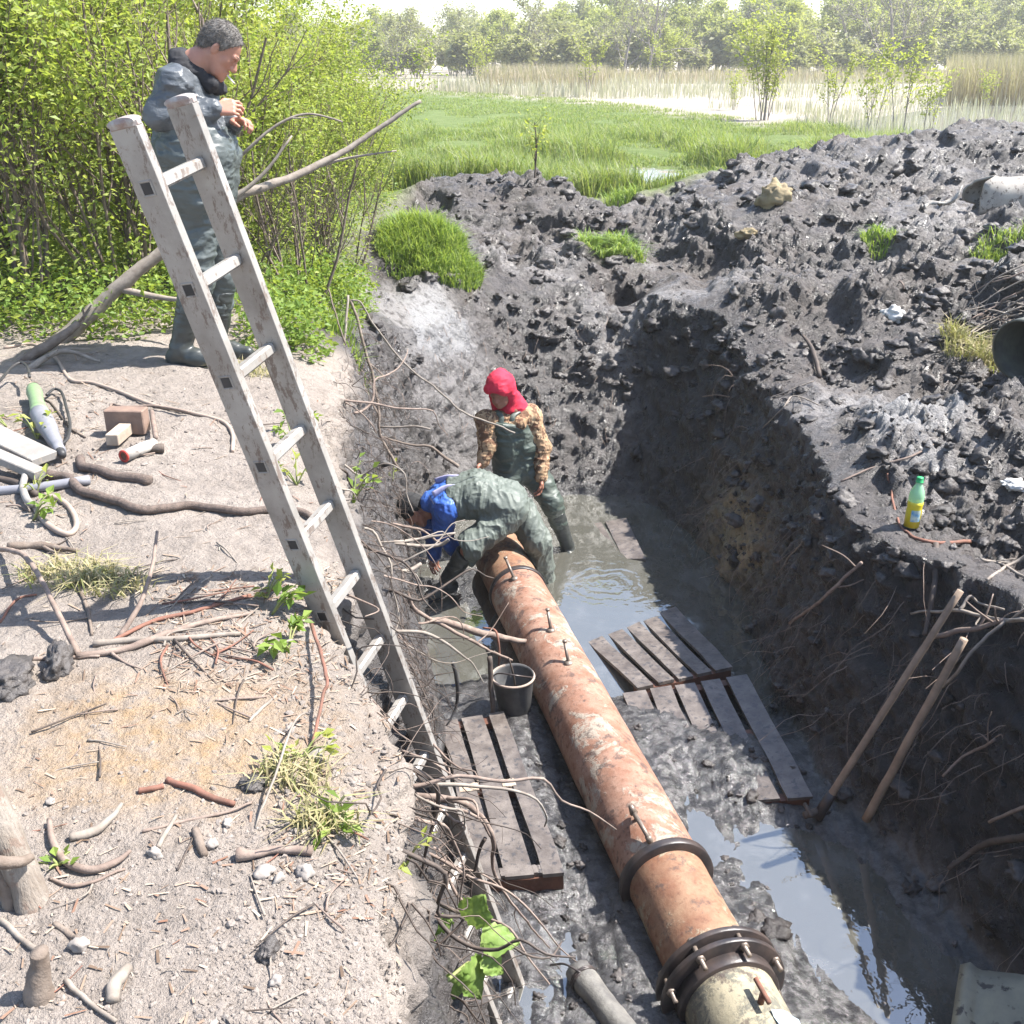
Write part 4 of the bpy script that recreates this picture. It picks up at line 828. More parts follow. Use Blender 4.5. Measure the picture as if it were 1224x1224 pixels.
# ---------------------------------------------------------------- worker in red hood
def person_red_hood():
    Q = lambda x, y, d=0: atY(x, y, 7.93+d)
    root = empty('person', A([*Q(650, 640)[:2], -2.34]), 'person in red hood and tan camouflage jacket standing in the flooded pit', 'person')
    hc = Q(598, 466, -.10); Rm = frame(R_(-112), R_(28)); neck = Q(613, 492, .0)
    shR, shL = Q(580, 503, -.10), Q(634, 497, .06); elR, elL = Q(583, 532, -.16), Q(648, 535, .02); wrR, wrL = Q(577, 552, -.22), Q(647, 570, -.10)
    hpR, hpL = Q(608, 562, .02), Q(638, 564, .05); knR, knL = Q(605, 605, -.12), Q(660, 602, -.08); 
    toL = Q(677, 658, -.14); toL[2] = -2.30; anL = toL+A([-.03, .17, .085]); toR = Q(612, 645, -.25); toR[2] = -2.32; anR = toR+A([.02, .16, .085])
    anL = Q(679, 644, .0); anL[2] = -2.2; toL = anL+A([.03, -.19, -.1])
    tor = [(Q(608, 503, -.02), .102), (Q(614, 532, .01), .112), (Q(618, 560, .03), .122)]
    sv = A([.9, .35, 0])*.065
    B = head_prims(hc, Rm, .98) + [('c', neck+A([0, -.03, .03]), neck-A([0, -.02, .08]), .055, .07), ('c', shR, shL, .05, .05)]
    for i in range(2):
        for s in (-1, 1): B.append(('c', tor[i][0]+sv*s, tor[i+1][0]+sv*s, tor[i][1]-.03, tor[i+1][1]-.03))
    for a, b, c in ((shR, elR, wrR), (shL, elL, wrL)): B += [('c', a, b, .045, .038), ('c', b, c, .038, .026)]
    for h, k, a in ((hpR, knR, anR), (hpL, knL, anL)): B += [('c', h, k, .075, .052), ('c', k, a, .05, .036)]
    B += hand_prims(wrL, A([-.05, -.15, -1]), A([-.8, -.3, 0]), A([-.3, -1, 0]), .45); B += hand_prims(wrR, A([-.45, -.3, -.8]), A([.5, -.6, -.4]), A([.2, -1, .3]), .5)
    body_part('body', B, .0055, M['darkskin'], root, .03)
    T = lambda x, y, z: hc+Rm@A([x, y, z])
    Hd = [('e', T(-.012, 0, .05), [.128, .102, .110], Rm), ('e', T(-.05, 0, -.02), [.10, .100, .12], Rm), ('c', T(-.06, 0, -.10), neck+A([.02, .05, -.02]), .095, .11), ('c', T(-.02, .07, -.06), T(.04, .045, -.17), .042, .04), ('c', T(-.02, -.07, -.06), T(.04, -.045, -.17), .042, .04), ('c', T(.075, .06, .065), T(.075, -.06, .065), .03, .03)]
    Hd.append(('-', ('e', T(.10, 0, -.035), [.108, .072, .104], Rm, {'k': .02})))
    body_part('red_hood', Hd, .006, M['redhood'], root, .03, (), .010, (9, 9, 14), 2)
    J = [('c', shR, shL, .078, .082)]
    for i in range(2):
        for s in (-1, 1): J.append(('c', tor[i][0]+sv*s, tor[i+1][0]+sv*s, tor[i][1], tor[i+1][1]))
    J += [('c', shR, elR, .078, .066), ('c', elR, wrR, .064, .047), ('c', shL, elL, .082, .070), ('c', elL, wrL, .068, .048)]
    J += [('c', neck+A([.0, .05, .01]), neck+A([.1, .01, -.03]), .055, .05), ('c', neck+A([.1, .01, -.03]), neck+A([.06, -.10, -.06]), .045, .035), ('c', neck+A([.0, .05, .01]), neck+A([-.07, -.05, -.04]), .05, .035), ('c', neck+A([.06, -.10, -.07]), neck+A([-.03, -.12, -.08]), .035, .035)]
    body_part('jacket', J, .0065, M['camo'], root, .03, (), .013, (9, 9, 20), 7)
    Wd = []
    for s in (-1, 1): Wd += [('c', tor[0][0]+sv*s*.62+A([-.01, -.035, .0]), tor[1][0]+sv*s+A([0, -.01, 0]), tor[0][1]+.010, tor[1][1]+.014), ('c', tor[1][0]+sv*s, tor[2][0]+sv*s*.9, tor[1][1]+.014, tor[2][1]+.014)]
    for h, k, a in ((hpR, knR, anR), (hpL, knL, anL)): Wd += [('c', h, k, .125, .085), ('c', k, a+(k-a)*.6, .085, .068)]
    body_part('waders', Wd, .0065, M['wader2'], root, .03, [(Q(613, 497), A([.1, -.15, 1]), .004)], .014, (7, 7, 17), 8)
    for s in (-1, 1):
        a = tor[0][0]+sv*s*.8+A([-.02, -.125, .0]); b = MB(); b.tube(spline([a, a+A([.01, .03, .07]), (shR if s < 0 else shL)*.6+neck*.4+A([0, -.03, .06]), (shR if s < 0 else shL)*.6+neck*.4+A([.02, .1, .03])], 6), .022, 8, True, .3, tw=(0, -1, .4)); b.build('strap', M['wader2'], root)
    boot(root, knL, anL, toL, M['boot'], .074); boot(root, knR, anR, toR, M['boot'], .074)
# ---------------------------------------------------------------- worker bending over the pipeline
def person_bending():
    Q = lambda x, y, d=0: atY(x, y, 7.22+d)
    root = empty('person', A([*Q(600, 690)[:2], -2.34]), 'person in blue jacket and green waders bending over the rusty pipeline', 'person')
    hc = Q(496, 610, .03); Rm = frame(R_(188), R_(62), R_(0)); sh = Q(530, 598); 
    shN, shF = Q(534, 608, -.16), Q(528, 592, .18); hipN, hipF = Q(610, 612, -.08), Q(618, 608, .13)
    knN, anN = Q(563, 652, -.28), Q(535, 694, -.12); knF, anF = Q(643, 648, .02), Q(652, 684, .16); anN[2] = max(anN[2], -2.24); anF[2] = -2.22
    toN = anN+A([-.13, -.12, -.10]); toF = anF+A([.06, -.19, -.10])
    elN, elF = Q(528, 638, -.04), Q(516, 634, .15); wrN, wrF = Q(548, 664, .05), Q(520, 664, .16)
    tor = [(Q(534, 598), .125), (Q(570, 590), .142), (Q(606, 602), .150)]
    B = head_prims(hc, Rm) + [('c', hc+Rm@A([-.05, 0, -.11]), Q(520, 598), .058, .075), ('c', shN, shF, .06, .06)]
    for i in range(2):
        for s in (-.07, .07): B.append(('c', tor[i][0]+A([0, s, 0]), tor[i+1][0]+A([0, s, 0]), tor[i][1]-.03, tor[i+1][1]-.03))
    for a, b, c in ((shN, elN, wrN), (shF, elF, wrF)): B += [('c', a, b, .05, .042), ('c', b, c, .042, .028)]
    for h, k, a in ((hipN, knN, anN), (hipF, knF, anF)): B += [('c', h, k, .085, .058), ('c', k, a, .055, .04)]
    B += hand_prims(wrN, A([-.3, .3, -.9]), A([.8, .4, 0]), A([0, 1, 0]), .6) + hand_prims(wrF, A([-.1, .1, -.9]), A([.6, -.7, 0]), A([0, -1, 0]), .6)
    body_part('body', B, .0055, M['darkskin'], root, .03)
    T = lambda x, y, z: hc+Rm@A([x, y, z])
    body_part('knit_cap', [('e', T(-.014, 0, .05), [.108, .086, .098], Rm), ('e', T(-.05, 0, .01), [.07, .078, .07], Rm)], .006, M['cap3'], root, .02, [(T(.03, 0, .015), Rm@A([.35, 0, -.94]), .003)], .005, (20, 20, 30), 1)
    J = [('c', shN, shF, .10, .10), ('c', Q(514, 600), sh, .075, .115)]
    for s in (-.08, .08): J.append(('c', tor[0][0]+A([0, s, 0]), tor[1][0]+A([-.06, s, 0]), .118, .112))
    J += [('c', shN, elN, .092, .075), ('c', elN, wrN, .072, .05), ('c', shF, elF, .085, .07), ('c', elF, wrF, .07, .05)]
    body_part('blue_jacket', J, .0065, M['bluej'], root, .03, (), .016, (13, 9, 9), 3)
    c = Q(514, 601); b = MB(); 
    Wd = []
    for s in (-.075, .075): Wd += [('c', tor[0][0]+A([.06, s, .012]), tor[1][0]+A([0, s, .0]), .140, .146), ('c', tor[1][0]+A([0, s, 0]), tor[2][0]+A([0, s, 0]), .146, .150)]
    for h, k, a in ((hipN, knN, anN), (hipF, knF, anF)): Wd += [('c', h, k, .130, .100), ('c', k, a+(k-a)*.12, .097, .084)]
    body_part('waders', Wd, .0065, M['wader3'], root, .035, [(Q(539, 594), A([-1, 0, -.35]), .01)], .017, (16, 8, 9), 6)
    for s in (-.10, .10):
        p = tor[0][0]+A([.03, s, .13]); b = MB(); b.tube(spline([p+A([.07, 0, .01]), p+A([-.02, 0, .012]), p+A([-.12, s*.3, -.03])], 6), .026, 8, True, .3, tw=(0, 1, 0)); b.build('strap', M['strap3'], root)
    boot(root, knN, anN, toN, M['boot'], .078); boot(root, knF, anF, toF, M['boot'], .078)
M['strap3'] = simple('pale_lilac_strap', (.40, .38, .52), (.25, .25, .4), .7, 20, .2, .002)
person_smoking(); person_red_hood(); person_bending()
# ================================================================ VEGETATION
def leaf_arrays(P, size, rng, up=.5, lw=.55, fold=.25, D=None):
    """leaf-shaped folded blades (4 points, 2 triangles each)"""
    P = np.asarray(P, float); n = len(P); s = np.broadcast_to(np.asarray(size, float), (n,))
    d = rng.normal(size=(n, 3)); d[:, 2] = d[:, 2]*.6+(.0 if D is None else 0); 
    if D is not None: d = d*.6+D
    d /= np.linalg.norm(d, axis=1)[:, None]; nn = rng.normal(size=(n, 3)); nn[:, 2] += up*3; w = np.cross(d, nn); w /= np.linalg.norm(w, axis=1)[:, None]+1e-9; nn = np.cross(w, d)
    V = np.stack([P, P+d*(s*.5)[:, None]+w*(s*lw/2)[:, None]+nn*(s*fold*.3)[:, None], P+d*s[:, None]-nn*(s*fold*.3)[:, None], P+d*(s*.5)[:, None]-w*(s*lw/2)[:, None]+nn*(s*fold*.3)[:, None]], 1).reshape(-1, 3)
    i = np.arange(n)*4; return V, np.stack([i, i+1, i+2, i+3], 1)
def blade_arrays(P, h, w, rng, lean=.5, wind=(0, 0, 0)):
    n = len(P); h = np.broadcast_to(h, (n,)); w = np.broadcast_to(w, (n,)); a = rng.uniform(0, 2*math.pi, n); ln = lean*rng.uniform(.2, 1.2, n)
    dr = np.stack([np.cos(a), np.sin(a), 0*a], 1)+A(wind); sd = np.stack([-np.sin(a+rng.normal(0, .6, n)), np.cos(a), 0*a], 1); z = A([0, 0, 1.])
    p0 = P; p1 = P+z*(h*.55)[:, None]+dr*(h*ln*.28)[:, None]; p2 = P+z*(h*(1-.35*ln))[:, None]+dr*(h*ln*.95)[:, None]; hw = (w/2)[:, None]*sd
    V = np.stack([p0-hw, p0+hw, p1+hw*.8, p1-hw*.8, p2], 1).reshape(-1, 3); i = np.arange(n)*5
    return V, [np.stack([i, i+1, i+2, i+3], 1), np.stack([i+3, i+2, i+4], 1)]
LEAFCOL = [(.19, .27, .05), (.29, .37, .08), (.42, .46, .14), (.24, .33, .08)]
M['leaf1'] = leafmat('spring_leaves', LEAFCOL, .55); M['leaf2'] = leafmat('yellow_green_leaves', [(.29, .34, .07), (.39, .43, .10), (.45, .45, .15)], .55)
M['weed'] = leafmat('weed_leaves', [(.09, .17, .03), (.16, .26, .05), (.25, .34, .08)], .45); M['grass'] = leafmat('grass_blades', [(.16, .28, .05), (.25, .38, .09), (.36, .43, .18)], .5)
M['grass2'] = leafmat('meadow_blades', [(.12, .20, .05), (.18, .27, .075), (.26, .31, .13), (.33, .33, .2)], .45); M['drygrass'] = leafmat('dry_grass', [(.34, .28, .16), (.42, .36, .22), (.22, .24, .09)], .3)
M['reed'] = leafmat('pale_reeds', [(.40, .32, .24), (.52, .43, .34), (.34, .27, .20)], .3); M['reedpale'] = leafmat('bleached_reeds', [(.50, .45, .38), (.60, .55, .48), (.42, .38, .30)], .3)
M['far1'] = leafmat('far_pale_leaves', [(.31, .34, .09), (.39, .41, .12), (.34, .34, .16)], .5); M['far2'] = leafmat('far_grey_leaves', [(.30, .30, .16), (.36, .34, .20), (.26, .26, .15)], .45); M['far3'] = leafmat('far_yellow_leaves', [(.38, .40, .07), (.44, .44, .09), (.33, .37, .07)], .45)
M['fartwig'] = simple('far_grey_twigs', (.24, .21, .19), (.16, .14, .13), .9, 2, .2, .01)
def grow(rng, p, d, L, r, lev, segs, out, ends, gnarl=.18, kids=4, upb=.12, ang=(.45, .95), shrink=.6):
    n = 5; P = [A(p, float)]; d = A(d, float)/np.linalg.norm(d)
    for k in range(n):
        d = d+rng.normal(0, gnarl, 3)+A([0, 0, upb]); d /= np.linalg.norm(d); P.append(P[-1]+d*L/n)
    P = A(P); rr = np.linspace(r, r*.45 if lev else r*.3, n+1); out.append((P, rr, lev))
    if lev == 0: ends.append(P); return
    for k in range(kids):
        t = rng.uniform(.25, 1.0); i = min(int(t*n), n-1); q = P[i]+(P[i+1]-P[i])*(t*n-i); ax = rng.normal(size=3); ax -= d*ax.dot(d); ax /= np.linalg.norm(ax); a = rng.uniform(*ang)
        grow(rng, q, d*math.cos(a)+ax*math.sin(a), L*shrink*rng.uniform(.7, 1.15)*(1.15-.5*t), rr[i]*.55, lev-1, segs, out, ends, gnarl, kids, upb, ang, shrink)
    ends.append(P[-3:])
def shrub_proto(seed, H, nst, nleaf, lsize, lev=2, kids=5, mat='leaf1', spread=.5, base=.35, stemr=.022, clus=.07, lowfill=.0, sides=4):
    rng = np.random.default_rng(seed); out = []; ends = []
    for s in range(nst):
        a = rng.uniform(0, 2*math.pi); q = A([math.cos(a), math.sin(a), 0])*base*rng.uniform(.1, 1)
        grow(rng, q, A([math.cos(a)*spread*rng.uniform(.1, 1), math.sin(a)*spread*rng.uniform(.1, 1), 1]), H*rng.uniform(.6, .85), stemr*rng.uniform(.6, 1.1), lev, 0, out, ends, .10, kids, .10, (.35, .9), .5)
    b = MB()
    for P, r, l in out: b.tube(P, r, sides if l == lev else 3, False)
    bp = []; bw = []
    tips = [e for e in ends]; ln = A([np.linalg.norm(np.diff(e, axis=0), axis=1).sum() for e in tips]); pr = ln/ln.sum()
    k = rng.choice(len(tips), nleaf, p=pr); T = rng.uniform(0, 1, nleaf); L = []
    for i, t in zip(k, T):
        e = tips[i]; f = t*(len(e)-1); j = min(int(f), len(e)-2); L.append(e[j]+(e[j+1]-e[j])*(f-j))
    L = A(L)+rng.normal(0, clus, (nleaf, 3))
    if lowfill:
        k = int(nleaf*lowfill); a = rng.uniform(0, 6.28, k); rr = np.sqrt(rng.uniform(0, 1, k))*(base+H*.22); zz = rng.uniform(.05, 1, k)**1.3*H*.55; Lf = np.stack([np.cos(a)*rr, np.sin(a)*rr, zz], 1); Lf = Lf[fbm(Lf*2.2+seed*7, 3, seed) > -.05]; L = np.concatenate([L, Lf])
    L = L[(L[:, 2] > .04)]
    V, F = leaf_arrays(L, lsize*rng.uniform(.45, 1.6, len(L)), rng)
    return b, (V, F)
def veg_thing(name, label, cat, group, loc, rz, sc, wood, leaves, woodname='branches', leafname='foliage'):
    o = empty(name, loc, label, cat, group); o.rotation_euler = (0, 0, rz); o.scale = (sc, sc, sc)
    link(woodname, wood, o)
    if leaves is not None: link(leafname, leaves, o)
    return o
def proto_meshes(b, L, mat, wood='bark'):
    F = [];  V = b.arr()
    if b.F3: F.append(np.concatenate(b.F3))
    F.append(np.concatenate(b.F4)); return mesh_np('branches', V, F, M[wood]), mesh_np('foliage', L[0], L[1], M[mat], False)
SH = [proto_meshes(*shrub_proto(s, H, n, nl, ls, 2, k, lowfill=.55, spread=.6, stemr=.015), mat=m) for s, H, n, nl, ls, k, m in ((1, 3.2, 9, 10500, .044, 7, 'leaf1'), (2, 2.8, 11, 10500, .040, 7, 'leaf1'), (3, 3.6, 8, 11000, .043, 7, 'leaf2'), (4, 2.2, 10, 8000, .042, 6, 'leaf1'), (5, 3.4, 7, 8000, .045, 7, 'leaf2'))]
BARE = proto_meshes(*shrub_proto(9, 2.6, 9, 260, .04, 2, 6), mat='leaf1')
spots = []
for (x, y, v, s, lab) in (
  (-3.35, 6.7, 0, 1.0, 'tall leafy shrub at the left edge of the photo behind the fallen pole'), (-2.65, 7.2, 1, 1.0, 'bushy spring shrub just left of and behind the standing person'), (-3.9, 7.9, 2, 1.05, 'yellow green shrub in the second row at the left edge'), (-2.2, 8.2, 3, .95, 'low leafy shrub directly behind the legs of the standing person'),
  (-1.75, 8.6, 0, .62, 'small fresh green shrub right of the standing person near the bank edge'), (-3.0, 8.9, 4, 1.05, 'open stemmed shrub behind the head of the standing person'), (-4.9, 9.0, 1, 1.2, 'broad shrub filling the upper left corner'), (-4.0, 10.0, 0, 1.25, 'tall dense shrub rising above the left thicket'), (-2.45, 10.0, 2, .78, 'yellowish shrub above the white thin branch'),
  (-1.95, 10.6, 1, .66, 'rounded shrub at the right end of the thicket by the grass clump'), (-3.2, 11.4, 0, 1.0, 'leafy shrub in the back row left of the bright sky gap'), (-5.6, 11.2, 2, 1.4, 'tallest yellow green shrub at the back of the thicket'), (-2.4, 12.4, 3, .95, 'thin shrub under the bright sky gap'), (-1.95, 13.2, 4, .56, 'sparse shrub with visible stems at the edge of the meadow'), (-4.4, 13.2, 1, 1.4, 'wide shrub closing the back of the thicket'),
  (-2.9, 15.0, 0, .75, 'far low shrub where thicket meets the meadow'), (-3.8, 16.5, 2, .95, 'far yellow shrub left of the marsh pool'), (-7.2, 13.0, 0, 1.6, 'large shrub beyond the left frame edge'), (-2.2, 17.5, 3, .52, 'low bush beside the marsh pool at the meadow edge')):
    wd, lf = SH[v]; veg_thing('spring_shrub', lab, 'shrub', 'leafy shrubs of the left thicket', (x, y, gz(x, y)-.05), (x*7+y*3) % 6.28, s, wd, lf)
for (x, y, s, lab) in ((-3.3, 6.9, .9, 'almost bare brown stems rising among the leaves at the left edge'), (-2.5, 7.6, .95, 'bare twiggy bush behind the back of the standing person'), (-1.55, 7.7, .6, 'small bare twiggy bush right of the ladder top'), (-1.45, 8.9, .55, 'bare drooping bush above the pit edge')):
    veg_thing('bare_bush', lab, 'bush', 'bare twiggy bushes in the thicket', (x, y, gz(x, y)-.05), x*5, s, *BARE)
# thin dark trunk at the far left
b = MB(); p = hit(12, 330); b.tube(spline([p, p+A([.02, 0, .8]), p+A([.1, .1, 1.6]), p+A([.05, .2, 2.6])], 6), np.linspace(.05, .025, 19), 8); tag(b.build('leaning_tree', M['darkstick'], None, True, .008, 9), 'dark leaning young tree trunk standing in the leaves at the left edge', 'tree')
# ---- weeds along the thicket foot: uncountable low cover
def weeds():
    rng = np.random.default_rng(11); P = []
    for (x0, x1, y0, y1, n, h) in ((-4.6, -1.9, 5.95, 7.4, 7500, .32), (-1.7, -1.12, 6.0, 8.8, 5200, .34), (-5, -1.4, 7.2, 9.5, 3800, .45), (-3.0, -1.3, 9.5, 13, 2000, .5)):
        x = rng.uniform(x0, x1, n); y = rng.uniform(y0, y1, n); q = np.stack([x, y], 1); m = fbm(np.c_[q*1.6, 0*x], 3, 5) > -.18
        for a, bb in q[m]:
            P.append((a, bb, gz(a, bb)+h*rng.uniform(.0, 1)**1.3))
    P = A(P); V, F = leaf_arrays(P, rng.uniform(.018, .062, len(P)), rng, .6, .6)
    o = link('ground_cover', mesh_np('ground_cover', V, F, M['weed'], False)); tag(o, 'fresh green weeds covering the ground under the thicket', 'weeds', None, 'stuff')
weeds()
# ---- grass
def grass_patch(name, label, cat, spots, n, h, w, mat, seed, lean=.6, kind=None, parent=None):
    rng = np.random.default_rng(seed); P = []
    for (x, y, rx, ry, f) in spots:
        k = int(n*f); a = rng.uniform(0, 2*math.pi, k); r = np.sqrt(rng.uniform(0, 1, k)); 
        for t, q in zip(a, r):
            X, Y = x+math.cos(t)*rx*q, y+math.sin(t)*ry*q; P.append((X, Y, gz(X, Y)-.01))
    P = A(P); H_ = h*np.clip(1.1-.65*(((P[:, 0]-P[:, 0].mean())/spots[0][2])**2+((P[:, 1]-P[:, 1].mean())/spots[0][3])**2), .35, 1.1) if n > 5000 else h
    V, F = blade_arrays(P, rng.uniform(.5, 1.15, len(P))*H_, w*rng.uniform(.7, 1.3, len(P)), rng, lean)
    o_ = A([*P.mean(0)[:2], P[:, 2].min()]); o = link(name, mesh_np(name, V-o_, F, M[mat], False), None, o_); return tag(o, label, cat, None, kind)
g = hit(512, 325); grass_patch('grass_clump', 'dense bright green clump of long grass on the mud ledge behind the pit', 'grass clump', [(g[0], g[1]+.42, .50, .46, .85), (g[0]-.25, g[1]+.15, .25, .25, .15)], 6500, .30, .011, 'grass', 21, .9)
g = hit(732, 302); grass_patch('grass_sod', 'drooping grass sod hanging over the hollow in the back wall', 'grass sod', [(g[0], g[1]+.05, .36, .16, 1)], 900, .20, .010, 'grass', 22, 1.7)
for q, (px, py, r, n, h, lab) in enumerate(((1048, 292, .16, 260, .16, 'small grass tuft alone on the right spoil slope'), (1200, 296, .28, 420, .16, 'grass tuft on the ledge below the broken concrete pipe'), (742, 240, .22, 300, .25, 'grass tuft growing on the back rim beside the marsh pool'), (1165, 425, .28, 520, .22, 'yellowing grass tuft beside the dark culvert pipe'), (410, 400, .16, 200, .2, 'thin grass at the bank corner right of the standing person'))):
    g = hit(px, py); grass_patch('grass_tuft', lab, 'grass tuft', [(g[0], g[1], r, r*.7, 1)], n, h, .010, 'grass' if q not in (3,) else 'drygrass', 30+q, 1.1)
def meadow():
    rng = np.random.default_rng(3); n = 64000
    y = 14.2*np.exp(rng.uniform(0, 1, n)**1.15*math.log(75/14.2)); u = rng.uniform(-.36, .42, n); x = u*y
    yl = np.interp(u, [-.3, -.1, 0, .07, .17, .31, .38, .45], [80, 70, 60, 52, 40, 30, 24, 20])
    ylo = np.interp(u, [-.36, -.13, -.1, .07, .1, .2, .26, .34], [14, 14, 14.8, 14.9, 15.2, 16.2, 17.5, 19.5])
    cl = fbm(np.c_[x*.7, y*.7*.6, 0*x], 4, 9); keep = (y < yl*1.02) & (y > ylo+.5*cl) & (cl > -.24)
    pool = np.exp(-((x+2.1)/.9)**2-((y-19.8)/1.0)**2) + np.exp(-((x-1.95)/1.2)**2-((y-19.6)/2.0)**2)*1.3; keep &= pool < .5
    x, y, cl = x[keep], y[keep], cl[keep]
    nb = 5; P = np.repeat(np.stack([x, y, np.full(len(x), -.42)], 1), nb, 0); s = np.repeat(y/18, nb)**.55; cl = np.repeat(cl, nb)
    P[:, :2] += rng.normal(0, .07, (len(P), 2))*s[:, None]
    nearz = P[:, 1] < 22; P[nearz, 2] = [gz(a, b_)-.02 for a, b_ in P[nearz, :2]]
    h = rng.uniform(.5, 1.2, len(P))*(.14+.62*sst(-.05, .4, cl)*sst(40, 18, P[:, 1]))*s**.4
    V, F = blade_arrays(P, h, .014*s*rng.uniform(.7, 1.4, len(P)), rng, .8)
    o = link('meadow_grass', mesh_np('meadow_grass', V, F, M['grass2'], False)); tag(o, 'long tussocky meadow grass between the pit rim and the marsh', 'grass', None, 'stuff')
    # reeds
    for nm, lab, mat, spec in (('pale_reeds', 'bleached sparse reed stubble over the marsh', 'reedpale', [(-.12, .46, None, None, 12000, .9)]),
                               ('tall_reeds', 'tall dense pinkish dry reeds at the far side of the marsh', 'reed', [(-.03, .085, 66, 80, 4200, 1.55), (.385, .56, 47, 60, 12000, 2.1), (.085, .40, 84, 92, 2600, 1.3)])):
        Ps = []; Hs = []
        for (u0, u1, y0, y1, k, hh) in spec:
            uu = rng.uniform(u0, u1, k)
            if y0 is None:
                lo_ = np.interp(uu, [-.3, -.1, 0, .07, .17, .31, .38, .45], [80, 70, 60, 52, 40, 30, 24, 20]); yy = lo_*np.exp(rng.uniform(0, 1, k)**1.5*np.log(86/lo_)); hk = hh*(.35+.65*rng.uniform(0, 1, k))*np.clip(yy/55, .35, 1.2)
                m = fbm(np.c_[uu*yy*.16, yy*.10, 0*yy], 3, 77) > np.where(uu > .2, .06, -.12); uu, yy, hk = uu[m], yy[m], hk[m]
            else: yy = rng.uniform(y0, y1, k); hk = hh*rng.uniform(.65, 1.15, k)
            Ps.append(np.stack([uu*yy, yy, np.full(len(yy), -.42)], 1)); Hs.append(hk)
        P = np.concatenate(Ps); V, F = blade_arrays(P, np.concatenate(Hs), .035*(P[:, 1]/50), rng, .22); o = link(nm, mesh_np(nm, V, F, M[mat], False)); tag(o, lab, 'reeds', None, 'stuff')
meadow()
# ---- saplings in the meadow and marsh
SAP = [proto_meshes(*shrub_proto(40+k, H, n, nl, ls, 1, kd, spread=.12, base=.2, stemr=.018, clus=.06), mat='leaf2', wood='fartwig') for k, (H, n, nl, ls, kd) in enumerate(((2.6, 3, 560, .095, 7), (2.2, 4, 460, .09, 7), (3.6, 8, 1500, .105, 9)))]
for (px, py, Y, v, s, lab) in ((912, 132, 37, 2, 1.15, 'largest yellow green sapling clump standing in the pale marsh'), (990, 140, 34, 0, .95, 'slim leafy sapling between the large sapling clump and the pair on its right'), (1040, 143, 32, 1, 1.12, 'leafy sapling left of the tall thin sapling by the spoil heap'), (1076, 148, 31, 0, 1.12, 'tall thin yellow sapling nearest the spoil heap crest'), (1113, 150, 30, 1, .95, 'spindly sapling with few leaves in front of the right reed bed'), (702, 106, 58, 0, 1.25, 'slim sapling in the reeds above the middle of the pit'), (786, 92, 78, 0, 1.6, 'single narrow sapling far out in the marsh'), (572, 92, 68, 1, 1.6, 'pale sapling at the left end of the reeds'), (1180, 120, 44, 1, .8, 'small sapling in front of the right reed bed at the frame edge'), (880, 118, 44, 1, .8, 'low leafy sapling left of the largest sapling clump')):
    p = atY(px, py, Y); veg_thing('marsh_sapling', lab, 'sapling', 'leafy saplings in the marsh', (p[0], Y, -.40), px % 6, s, *SAP[v])
p = hit(637, 212); sp = proto_meshes(*shrub_proto(50, 1.0, 2, 90, .06, 1, 4, spread=.15, base=.1, stemr=.012), mat='leaf2', wood='darkstick'); veg_thing('young_sapling', 'small dark twiggy sapling in the meadow grass just beyond the back rim', 'sapling', None, p, 0, 1.0, *sp)
# ---- far tree line
def tree_proto(seed, H, nleaf, lsize, mat, lev=3, kids=5, trunk=.16, clus=.35):
    rng = np.random.default_rng(seed); out = []; ends = []; 
    P = [A([0, 0, 0.])]; d = A([0, 0, 1.])
    for k in range(8): d = d+rng.normal(0, .07, 3); d[2] = max(d[2], .6); d /= np.linalg.norm(d); P.append(P[-1]+d*H*.8/8)
    P = A(P); r = np.linspace(trunk, trunk*.25, 9); b = MB(); b.tube(P, r, 6, False)
    for k in range(11):
        t = rng.uniform(.06, 1.0); i = min(int(t*8), 7); q = P[i]+(P[i+1]-P[i])*(t*8-i); a = rng.uniform(0, 6.28); grow(rng, q, A([math.cos(a), math.sin(a), rng.uniform(.3, 1.2)]), H*.36*(1.25-.6*t), r[i]*.5, lev-1, 0, out, ends, .16, kids, .10, (.4, .95), .6)
    for Q, rr, l in out: b.tube(Q, np.maximum(rr, .022), 3, False)
    k = rng.integers(0, len(ends), nleaf); L = A([ends[i][rng.integers(0, len(ends[i]))] for i in k])+rng.normal(0, clus, (nleaf, 3)); V, F = leaf_arrays(L, lsize*rng.uniform(.6, 1.4, nleaf), rng, .2, .8)
    return b, (V, F)
FT = [proto_meshes(*tree_proto(s, H, n, ls, m), mat=m, wood='fartwig') for s, H, n, ls, m in ((60, 9, 5200, .30, 'far1'), (61, 8.5, 4800, .30, 'far1'), (62, 10, 3600, .26, 'far2'), (63, 9.5, 1100, .28, 'far2'), (64, 8, 6500, .36, 'far3'), (65, 11, 400, .28, 'far2'))]
KIND = ['hazy pale green leafy tree', 'rounded pale green tree', 'greyish thinly leaved tree', 'almost bare grey tree', 'bright yellow green tree', 'dark bare branching tree']
ORD = 'first second third fourth fifth sixth seventh eighth ninth tenth eleventh twelfth thirteenth fourteenth fifteenth sixteenth seventeenth eighteenth nineteenth twentieth twenty-first twenty-second twenty-third twenty-fourth twenty-fifth twenty-sixth'.split()
